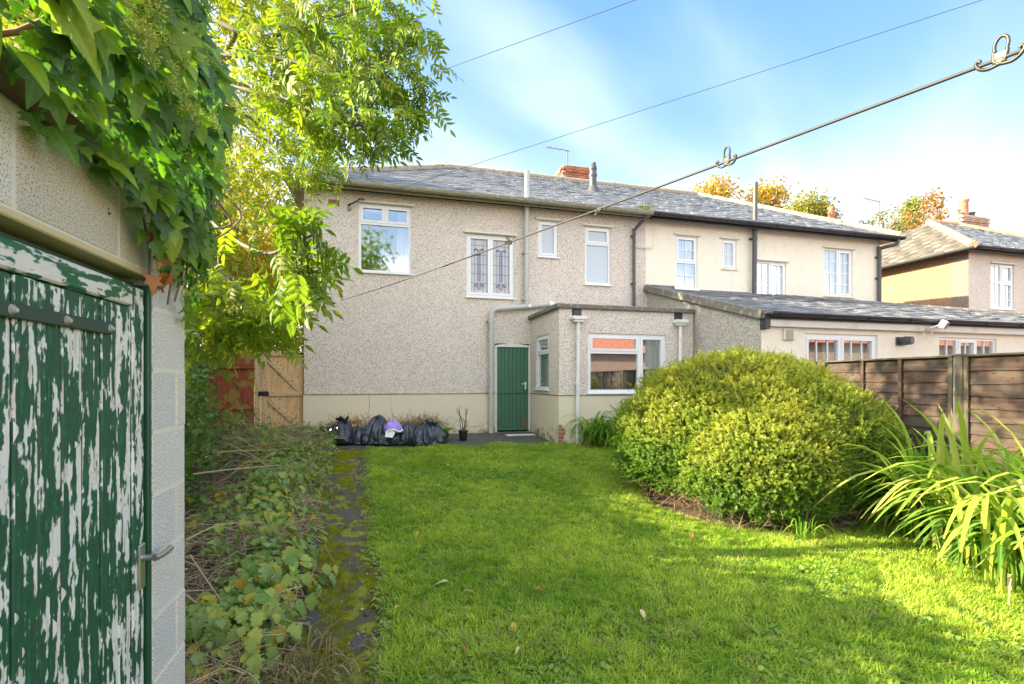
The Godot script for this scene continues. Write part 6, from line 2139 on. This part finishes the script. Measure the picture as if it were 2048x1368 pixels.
func bag_mesh(seed_: int, w: float, h: float, d: float, tied: bool) -> ArrayMesh:
	var nz := FastNoiseLite.new()
	nz.seed = seed_
	nz.frequency = 1.0
	nz.fractal_octaves = 3
	nz.fractal_type = FastNoiseLite.FRACTAL_RIDGED
	var soft := FastNoiseLite.new()
	soft.seed = seed_ + 5
	soft.frequency = 1.0
	soft.fractal_octaves = 2
	var st := SurfaceTool.new()
	st.begin(Mesh.PRIMITIVE_TRIANGLES)
	st.set_smooth_group(0)
	var rows := 44
	var cols := 64
	var lean := Vector2(soft.get_noise_1d(3.3), soft.get_noise_1d(9.1)) * 0.5
	for j in rows + 1:
		for i in cols:
			var t := float(j) / rows
			var a := TAU * i / cols
			var rad: float
			if t < 0.15:
				rad = sqrt(t / 0.15) * 0.92
			elif t < 0.82 or not tied:
				rad = 0.92 * pow(maxf(cos((t - 0.22) / 0.8 * PI / 2.0), 0.0), 0.62) + 0.06
				if not tied:
					rad = 0.95 * pow(maxf(cos(maxf(t - 0.2, 0.0) / 0.8 * PI / 2.0), 0.0), 0.5)
			else:
				rad = 0.92 * pow(maxf(cos((0.82 - 0.22) / 0.8 * PI / 2.0), 0.0), 0.62) * lerpf(1.0, 0.3, smoothstep(0.82, 0.9, t)) + 0.06 + 0.22 * smoothstep(0.9, 1.0, t)
			var y := maxf(0.0, (t - 0.1) / 0.9)
			if t < 0.15:
				y = 0.0 + 0.06 * t / 0.15
			var dir := Vector3(cos(a), 0, sin(a))
			var up := smoothstep(0.2, 0.9, t)
			var q := Vector3(dir.x * 1.6, y * lerpf(2.2, 0.5, up), dir.z * 1.6)
			var f := 0.3 * soft.get_noise_3dv(q * 0.9) + 0.08 * nz.get_noise_3dv(q * 1.1) + 0.04 * nz.get_noise_3dv(q * 2.6 + Vector3(5, 1, 2)) + 0.04 * up * sin(a * 9.0 + 3.0 * soft.get_noise_3dv(q))
			rad *= 1.0 + f
			st.add_vertex(Vector3((dir.x * rad + lean.x * y) * w / 2, y * h * (1.0 + 0.15 * soft.get_noise_2d(dir.x, dir.z)), (dir.z * rad + lean.y * y) * d / 2))
	for j in rows:
		for i in cols:
			var a := j * cols + i
			var b := j * cols + (i + 1) % cols
			for k in [a, b, b + cols, a, b + cols, a + cols]:
				st.add_index(k)
	st.generate_normals()
	return st.commit()


func make_bags() -> void:
	# [px, py of the base, width, height, depth, tied, label]
	var bags := [
		[645, 885, 0.5, 0.3, 0.42, true, "small black bin bag at the left end of the row, among weeds"],
		[683, 888, 0.6, 0.5, 0.5, true, "upright black bin bag with open crumpled top, second from the left"],
		[718, 893, 0.4, 0.3, 0.36, false, "low flat black bin bag between the two tall ones"],
		[752, 890, 0.6, 0.52, 0.5, false, "tall smooth black bin bag left of the purple bag"],
		[812, 888, 0.5, 0.42, 0.42, false, "black bin bag directly behind, right of the purple bag"],
		[785, 898, 0.66, 0.32, 0.46, false, "wide slumped black bin bag at the front under the purple bag"],
		[845, 897, 0.7, 0.4, 0.5, false, "broad shiny black bin bag at the front right of the row"],
		[866, 888, 0.56, 0.46, 0.42, true, "black bin bag leaning at the right end beside the green pot plant"],
	]
	for i in bags.size():
		var b: Array = bags[i]
		var p := Vector3.ZERO
		for k in 60:   # where that base stands on the ground
			var q := at(b[0], b[1], 7.0 + k * 0.06)
			if q.y < ground_y(q.x, q.z) + 0.01:
				p = q
		if p == Vector3.ZERO or p.z < -10.45:
			p = at(b[0], b[1], 9.3)
			p.z = maxf(p.z, -10.4)
		p.y = ground_y(p.x, p.z) + 0.008
		var t := thing("bin_bag", b[6], "bin bag", p, "black bin bags along the house wall")
		t.rotation.y = i * 1.3
		lpart("bag", bag_mesh(100 + i * 7, b[2], b[3], b[4], b[5]), M.plastic_bag, t)
	var pu := thing("carrier_bag", "crumpled purple and white carrier bag resting on the black bags", "carrier bag", at(787, 866, 9.15))
	lpart("bag", bag_mesh(300, 0.34, 0.24, 0.26, false), M.purple, pu)
	var m := MB.new()
	m.tube(spline([Vector3(-0.12, 0.03, 0.14), Vector3(-0.02, 0.08, 0.17), Vector3(0.1, 0.04, 0.16), Vector3(0.16, 0.06, 0.1)], 4), [0.02, 0.03, 0.03, 0.02], 6)
	m.slab(PackedVector2Array([Vector2(-0.16, -0.08), Vector2(-0.02, -0.1), Vector2(0.03, 0.0), Vector2(-0.04, 0.05), Vector2(-0.14, 0.03)]), Vector3(0, 0.03, 0.17), Vector3.RIGHT, Vector3(0, 0.95, -0.2).normalized(), 0.006)
	lpart("white_print", m, M.white, pu)
	# dry stalks heaped behind the bags
	var heaps := [["heap of dry straw coloured stalks behind the left bags", 700, 850, 0.2, 200], ["larger heap of dry straw stalks behind the right bags, against the wall", 832, 850, 0.3, 420]]
	for h in heaps:
		var c := at(h[1], h[2], 9.9)
		c.z = maxf(c.z, -10.62)
		var t := thing("straw_heap", h[0], "dry stalks", Vector3(c.x, 0, c.z), "heaps of dry stalks")
		var where := []
		for i in h[4]:
			var p := Vector3(c.x + rng.randfn() * h[3], c.y + 0.02 - absf(rng.randfn()) * 0.1 + 0.12 * rng.randf(), c.z + r(-0.05, 0.16))
			where.append(Transform3D(face(rv(1), rv(1) + Vector3(0, 0.5, 0)).scaled(Vector3.ONE * r(0.8, 1.6)), p))
		m = MB.new()
		m.tube([Vector3(0, -0.14, 0), Vector3(0.015, -0.02, 0.0), Vector3(0.0, 0.1, 0.01), Vector3(-0.02, 0.17, 0)], [0.004, 0.005, 0.004, 0.002], 4, false)
		scatter("stalks", m.mesh(), M.straw_mm, where, [lin(0.42, 0.32, 0.18), lin(0.34, 0.25, 0.13), lin(0.5, 0.4, 0.25)], t)
	# pots
	var pot := at(935, 884, 9.3)
	pot = Vector3(pot.x, ground_y(pot.x, -9.75), -9.75)
	var t := thing("plant_pot", "black plastic pot with dead stems right of the bin bags", "plant pot", pot)
	m = MB.new()
	m.lathe([Vector2(0.001, 0.01), Vector2(0.07, 0.0), Vector2(0.09, 0.19), Vector2(0.1, 0.19), Vector2(0.1, 0.22), Vector2(0.088, 0.22), Vector2(0.085, 0.18), Vector2(0.001, 0.18)], 18, pot)
	part("pot", m, M.terracotta, t)
	m = MB.new()
	for i in 7:
		var a := pot + Vector3(r(-0.05, 0.05), 0.17, r(-0.05, 0.05))
		m.tube(spline([a, a + Vector3(r(-0.05, 0.05), 0.2, r(-0.04, 0.04)), a + Vector3(r(-0.16, 0.1), 0.42 + r(0, 0.2), r(-0.05, 0.05))], 4), taper(0.012, 0.004, 9), 5)
	part("stem", m, M.twig, t)
	var pp := Vector3(pot.x - 0.42, ground_y(0, -9.7), -9.7)
	t = thing("pot_plant", "bright green tufted plant in a dark pot between bags and black pot", "pot plant", pp)
	m = MB.new()
	m.lathe([Vector2(0.001, 0.01), Vector2(0.09, 0.0), Vector2(0.12, 0.15), Vector2(0.13, 0.15), Vector2(0.13, 0.18), Vector2(0.1, 0.18), Vector2(0.001, 0.15)], 18, pp)
	part("pot", m, M.terracotta, t)
	var where := []
	for i in 240:
		var a := r(0, TAU)
		where.append(Transform3D(Basis(Vector3.UP, a) * Basis.from_scale(Vector3.ONE * r(0.18, 0.3)), pp + Vector3(cos(a) * r(0, 0.1), 0.15, -sin(a) * r(0, 0.1))))
	scatter("leaves", strap_mesh(0.4, 1.9, 0.25, 0.016), M.leaf, where, [lin(0.14, 0.32, 0.02), lin(0.2, 0.38, 0.03)], t)
	# weed in the gutter
	var wp := Vector3(6.02, 5.22, -10.37)
	t = thing("gutter_weed", "tuft of weed growing out of the gutter above the dark downpipe", "weed", wp)
	where = []
	for i in 70:
		var a := r(0, TAU)
		where.append(Transform3D(Basis(Vector3.UP, a) * Basis.from_scale(Vector3.ONE * r(0.14, 0.3)), wp + Vector3(cos(a) * 0.08, 0, -sin(a) * 0.03)))
	scatter("leaves", strap_mesh(0.4, 1.5, 0.3, 0.02), M.leaf, where, [lin(0.16, 0.2, 0.04), lin(0.28, 0.26, 0.08)], t)


func make_bed() -> void:
	var round := []
	for v in 3:
		var o := [Vector2(0, 0), Vector2(0.2, -0.16), Vector2(0.44, -0.06), Vector2(0.54, 0.1), Vector2(0.4, 0.22), Vector2(0.6, 0.34), Vector2(0.6, 0.48), Vector2(0.4, 0.54), Vector2(0.5, 0.72), Vector2(0.4, 0.84), Vector2(0.2, 0.78), Vector2(0.16, 0.94), Vector2(0, 1.0)]
		round.append(leaf_mesh(o, r(0.25, 0.55), r(0.2, 0.6)))
	var bramble := MB.new()
	for k in [[0.0, 1.0], [1.15, 0.85], [-1.15, 0.85]]:
		var d := Vector3(sin(k[0]), cos(k[0]), -0.3)
		leaf_into(bramble, [Vector2(0, 0.1), Vector2(0.26, 0.35), Vector2(0.28, 0.6), Vector2(0.12, 0.85), Vector2(0, 1.05)], 0.3, 0.25, Transform3D(face(Vector3(0, 0.2, 1), d).scaled(Vector3.ONE * k[1]), Vector3.ZERO))
	var bm := bramble.mesh()
	var greens := [lin(0.26, 0.37, 0.09), lin(0.34, 0.43, 0.11), lin(0.19, 0.32, 0.08), lin(0.38, 0.42, 0.09), lin(0.28, 0.4, 0.15)]
	# [x, z, spread x, spread z, height, leaves, size, label]
	var mallows := [
		[-0.8, -3.0, 0.26, 0.3, 0.3, 230, 0.066, "mallow like leafy plant spilling onto the path, nearest the camera"],
		[-0.76, -3.75, 0.22, 0.42, 0.28, 280, 0.062, "pale green leafy plant along the path edge beside the straw heap"],
		[-1.03, -4.9, 0.28, 0.6, 0.3, 380, 0.056, "pale green leafy plant along the middle of the path edge"],
		[-1.18, -6.6, 0.32, 0.9, 0.32, 480, 0.058, "yellowing leafy plant along the far part of the path"],
		[-1.5, -8.3, 0.42, 0.7, 0.22, 330, 0.07, "leafy weeds at the far end of the bed below the bin bags"],
		[-0.32, -2.3, 0.16, 0.2, 0.12, 60, 0.05, "low leafy weeds at the near end of the path"],
	]
	for a in mallows:
		var foot := Vector3(a[0], bed_y(a[0], a[1]), a[1])
		var t := thing("leafy_weed", a[7], "weeds", foot, "leafy weeds along the path")
		var where := []
		var tints := []
		var stems := MB.new()
		for i in a[5] * 2:
			var p := Vector3(a[0] + rng.randfn() * a[2] * 0.6, 0, a[1] + rng.randfn() * a[3] * 0.6)
			var hh: float = a[4] * r(0.25, 1.0) * clampf(1.3 - absf(p.x - a[0]) / a[2] * 0.5, 0.3, 1.0)
			p.y = maxf(bed_y(p.x, p.z), ground_y(p.x, p.z)) + hh
			var side := Vector3((p.x - a[0]) / a[2], 0, (p.z - a[1]) / a[3]) * 0.5 + Vector3(0.35, 0, 0.25)
			where.append(Transform3D(face(side + Vector3(0, 0.9, 0) + rv(0.5), side + Vector3(0, -0.5, 0) + rv(0.6)).scaled(Vector3.ONE * a[6] * r(0.4, 1.35)), p))
			tints.append((greens[i % 5] if rng.randf() > 0.08 else lin(0.45, 0.36, 0.06)) * r(0.75, 1.1))
			if i % 3 == 0:
				stems.tube([Vector3(p.x + r(-0.08, 0.08), bed_y(p.x, p.z), p.z + r(-0.08, 0.08)), p], [0.003, 0.0015], 3, false)
		part("stems", stems, M.straw, t, true)
		scatter("leaves", round[rng.randi() % 3], M.leaf_thick, where, tints, t)
	# brambles over the rest of the bed
	var br := thing("brambles", "tangle of bramble and weed leaves over the left bed below the gate", "brambles", Vector3(-2.0, -0.1, -7))
	br.set_meta("kind", "stuff")
	var where := []
	var tints := []
	var nz := FastNoiseLite.new()
	nz.seed = 61
	nz.frequency = 0.9
	for i in 5200:
		var z := r(-10.4, -1.9)
		var x := lawn_edge(z) - 0.55 - r(0.0, 2.8)
		var v := nz.get_noise_2d(x, z)
		if v < -0.05 + (0.12 if z > -5.0 else -0.12) and rng.randf() < 0.9:
			continue
		var y := bed_y(x, z) + r(0.03, 0.26) * (1.0 + v) * (1.25 if z < -6 else 0.75)
		where.append(Transform3D(face(Vector3(r(-0.5, 0.7), 1, 0.5) + rv(0.4), Vector3(r(-1, 1), -0.3, r(-1, 1))).scaled(Vector3.ONE * r(0.04, 0.08)), Vector3(x, y, z)))
		tints.append(mixc(lin(0.08, 0.19, 0.04), lin(0.3, 0.34, 0.08)) if rng.randf() > 0.06 else lin(0.45, 0.3, 0.05))
	scatter("leaves", bm, M.leaf_thick, where, tints, br)
	# dead stems and cut sticks
	var ds := thing("dead_stems", "brown tangle of dead stems in the dark hollow of the left bed", "dead stems", Vector3(-1.0, -0.2, -3.2))
	ds.set_meta("kind", "stuff")
	where = []
	tints = []
	var m := MB.new()
	m.tube(spline([Vector3(-0.22, 0, 0), Vector3(-0.1, 0.03, 0.02), Vector3(0.05, 0.035, -0.02), Vector3(0.2, 0.0, 0.03), Vector3(0.27, -0.03, 0.02)], 4), taper(0.004, 0.0015, 17), 4, false)
	m.tube(spline([Vector3(-0.05, 0.03, 0), Vector3(0.02, 0.07, 0.05), Vector3(0.08, 0.14, 0.06)], 3), taper(0.002, 0.001, 7), 3, false)
	for i in 1900:
		var z := r(-5.6, -2.1)
		var x := lawn_edge(z) - 0.65 - absf(rng.randfn()) * 0.5
		where.append(Transform3D(Basis.from_euler(Vector3(r(-0.4, 0.4), r(0, TAU), r(-0.35, 0.35))).scaled(Vector3.ONE * r(0.5, 1.25)), Vector3(x, bed_y(x, z) + r(0.0, 0.16), z)))
		tints.append(mixc(lin(0.2, 0.14, 0.08), lin(0.5, 0.4, 0.25)))
	for i in 500:
		var z := r(-9.8, -5.6)
		var x := lawn_edge(z) - 0.6 - r(0, 2.0)
		where.append(Transform3D(Basis.from_euler(Vector3(r(-0.5, 0.5), r(0, TAU), r(-0.5, 0.5))).scaled(Vector3.ONE * r(0.6, 1.5)), Vector3(x, bed_y(x, z) + r(0.05, 0.35), z)))
		tints.append(mixc(lin(0.2, 0.14, 0.08), lin(0.42, 0.33, 0.2)))
	scatter("stalks", m.mesh(), M.straw_mm, where, tints, ds)
	# dry grass: [x, z, spread, count, label]
	for g in [[-0.66, -2.45, 0.26, 2200, "dry brown grass tuft at the bottom of the left bed"], [-1.05, -3.35, 0.16, 500, "matted straw coloured grass between the dead stems"], [-0.95, -5.6, 0.2, 400, "dry grass among the leafy weeds halfway along the path"]]:
		var t := thing("dry_grass", g[4], "dry grass", Vector3(g[0], bed_y(g[0], g[1]), g[1]))
		where = []
		for i in g[3]:
			var p := Vector3(g[0] + rng.randfn() * g[2], 0, g[1] + rng.randfn() * g[2])
			p.y = maxf(bed_y(p.x, p.z), ground_y(p.x, p.z)) - 0.01
			where.append(Transform3D(Basis(Vector3.UP, r(0, TAU)) * Basis.from_scale(Vector3.ONE * r(0.12, 0.32)), p))
		scatter("blades", strap_mesh(0.5, 2.2, 0.4, 0.007), M.leaf_thick, where, [lin(0.34, 0.25, 0.12), lin(0.2, 0.22, 0.07), lin(0.42, 0.34, 0.19), lin(0.27, 0.17, 0.07)], t)
	# longer sticks one can tell apart: pixel ends with distances
	var sticks := [
		[[372, 950, 4.0], [470, 938, 4.4], [560, 930, 4.9], 0.008, "long pale cut stick lying across the back of the bed"],
		[[372, 935, 4.4], [440, 905, 4.7], [545, 900, 5.2], 0.007, "pale forked stick above the long cut stick"],
		[[470, 800, 4.6], [500, 850, 4.6], [525, 895, 4.6], 0.004, "thin upright bramble cane before the gate"],
		[[372, 1080, 2.9], [440, 1050, 3.1], [520, 1045, 3.4], 0.006, "curved brown cane over the straw"],
		[[372, 1190, 2.6], [410, 1210, 2.7], [470, 1170, 2.9], 0.007, "short cut cane low in the dark hollow"],
		[[380, 1110, 2.8], [420, 1170, 2.75], [450, 1210, 2.7], 0.005, "thin cane leaning across the hollow"],
		[[615, 1290, 2.75], [660, 1255, 2.9], [690, 1230, 3.0], 0.004, "pale seeded grass stalk lying on the path"],
		[[715, 1215, 3.1], [735, 1190, 3.2], [745, 1180, 3.25], 0.003, "small twig lying on the mossy path"],
		[[450, 885, 5.2], [520, 920, 5.2], [560, 965, 5.1], 0.005, "arching bare cane behind the leafy weeds"],
	]
	for s in sticks:
		var p := []
		for k in 3:
			p.append(at(s[k][0], s[k][1], s[k][2]))
			var gy := maxf(bed_y(p[k].x, p[k].z), ground_y(p[k].x, p[k].z)) + 0.012
			p[k].y = maxf(p[k].y, gy)
		var t := thing("stick", s[4], "stick", p[0], "loose sticks in the left bed")
		m = MB.new()
		var sp := spline(p, 6)
		m.tube(sp, taper(s[3], s[3] * 0.5, sp.size()), 6)
		part("stem", m, M.straw if s[3] > 0.0045 else M.twig, t)


func make_litter() -> void:
	var shapes := []
	for v in 3:
		shapes.append(leaf_mesh([Vector2(0, 0), Vector2(0.16, 0.2), Vector2(0.22, 0.45), Vector2(0.14, 0.75), Vector2(0, 1)], r(0.3, 0.7), r(0.3, 0.9)))
	# [px, py, length, colour, label]
	var fallen := [
		[899, 936, 0.07, 2, "orange fallen leaf on the far lawn, nearest the bin bags"], [873, 977, 0.06, 2, "orange fallen leaf on the lawn left of centre"], [897, 1176, 0.075, 1, "largest pale fallen leaf on the lawn, beside a dark hole"], [925, 1197, 0.07, 1, "pale narrow fallen leaf right of the largest one"], [1070, 1193, 0.05, 0, "rust brown fallen leaf in the middle of the lawn"], [1120, 1104, 0.05, 0, "reddish brown fallen leaf towards the bush"], [1186, 1018, 0.05, 0, "dark brown fallen leaf left of the bush foot"],
		[1280, 1232, 0.06, 1, "pale curled fallen leaf on the lawn below the bush"], [1028, 1258, 0.06, 2, "yellow fallen leaf on the near lawn"], [788, 1233, 0.06, 2, "yellow fallen leaf by the path edge"], [1040, 1310, 0.04, 1, "small white fallen leaf on the near lawn"], [838, 1074, 0.05, 2, "yellow fallen leaf on the left of the lawn"], [848, 1092, 0.045, 0, "brown fallen leaf just below the yellow one on the left"], [920, 1310, 0.05, 0, "brown fallen leaf at the bottom of the lawn, left of centre"], [1384, 1075, 0.055, 0, "red brown fallen leaf at the lawn edge under the bush"],
		[840, 1226, 0.04, 0, "dark fallen leaf between pale leaf and path"], [1055, 920, 0.05, 2, "yellow fallen leaf near the extension corner"], [1015, 1232, 0.05, 1, "pale thin fallen leaf in the middle foreground"],
		[640, 1160, 0.06, 0, "brown fallen leaf on the leafy weeds"], [722, 1235, 0.05, 1, "pale leaf lying on the path"], [742, 1060, 0.05, 0, "brown leaf at the lawn side of the path"], [700, 1140, 0.04, 0, "small brown leaf on the mossy path"], [1760, 1150, 0.05, 2, "yellow leaf on the sunlit grass strip"],
	]
	var mats := [M.dead_leaf, M.dead_pale, M.dead_yellow]
	for i in fallen.size():
		var f: Array = fallen[i]
		var p := Vector3.ZERO
		for k in 400:
			var q := at(f[0], f[1], 1.5 + k * 0.02)
			p = q
			if q.y < ground_y(q.x, q.z) + 0.03:
				break
		var o := MeshInstance3D.new()
		o.mesh = shapes[i % 3]
		o.material_override = mats[f[3]]
		o.transform = Transform3D(face(Vector3(r(-0.4, 0.4), 1, r(-0.4, 0.5)), Vector3(r(-1, 1), 0, r(-1, 1))).scaled(Vector3.ONE * f[2] * 1.25), p + Vector3(0, 0.045, 0))
		put(o, "fallen_leaf", self)
		tag(o, f[4], "leaf", "fallen leaves in the garden")
	# little leaf crumbs on the path
	var t := thing("leaf_litter", "scattered crumbs of dead leaves on the path's lawn side", "leaf litter", Vector3(-0.2, -0.25, -4.5))
	t.set_meta("kind", "stuff")
	var where := []
	for i in 420:
		var z := r(-8.8, -1.6)
		var x := lawn_edge(z) - 0.04 - absf(rng.randfn()) * 0.16
		where.append(Transform3D(face(Vector3(r(-0.5, 0.5), 1, r(-0.5, 0.5)), Vector3(r(-1, 1), 0.1, r(-1, 1))).scaled(Vector3.ONE * r(0.012, 0.045)), Vector3(x, ground_y(x, z) + 0.012, z)))
	scatter("crumbs", shapes[0], M.leaf_thick, where, [lin(0.3, 0.17, 0.07), lin(0.42, 0.34, 0.2), lin(0.2, 0.11, 0.05), lin(0.5, 0.45, 0.34)], t)
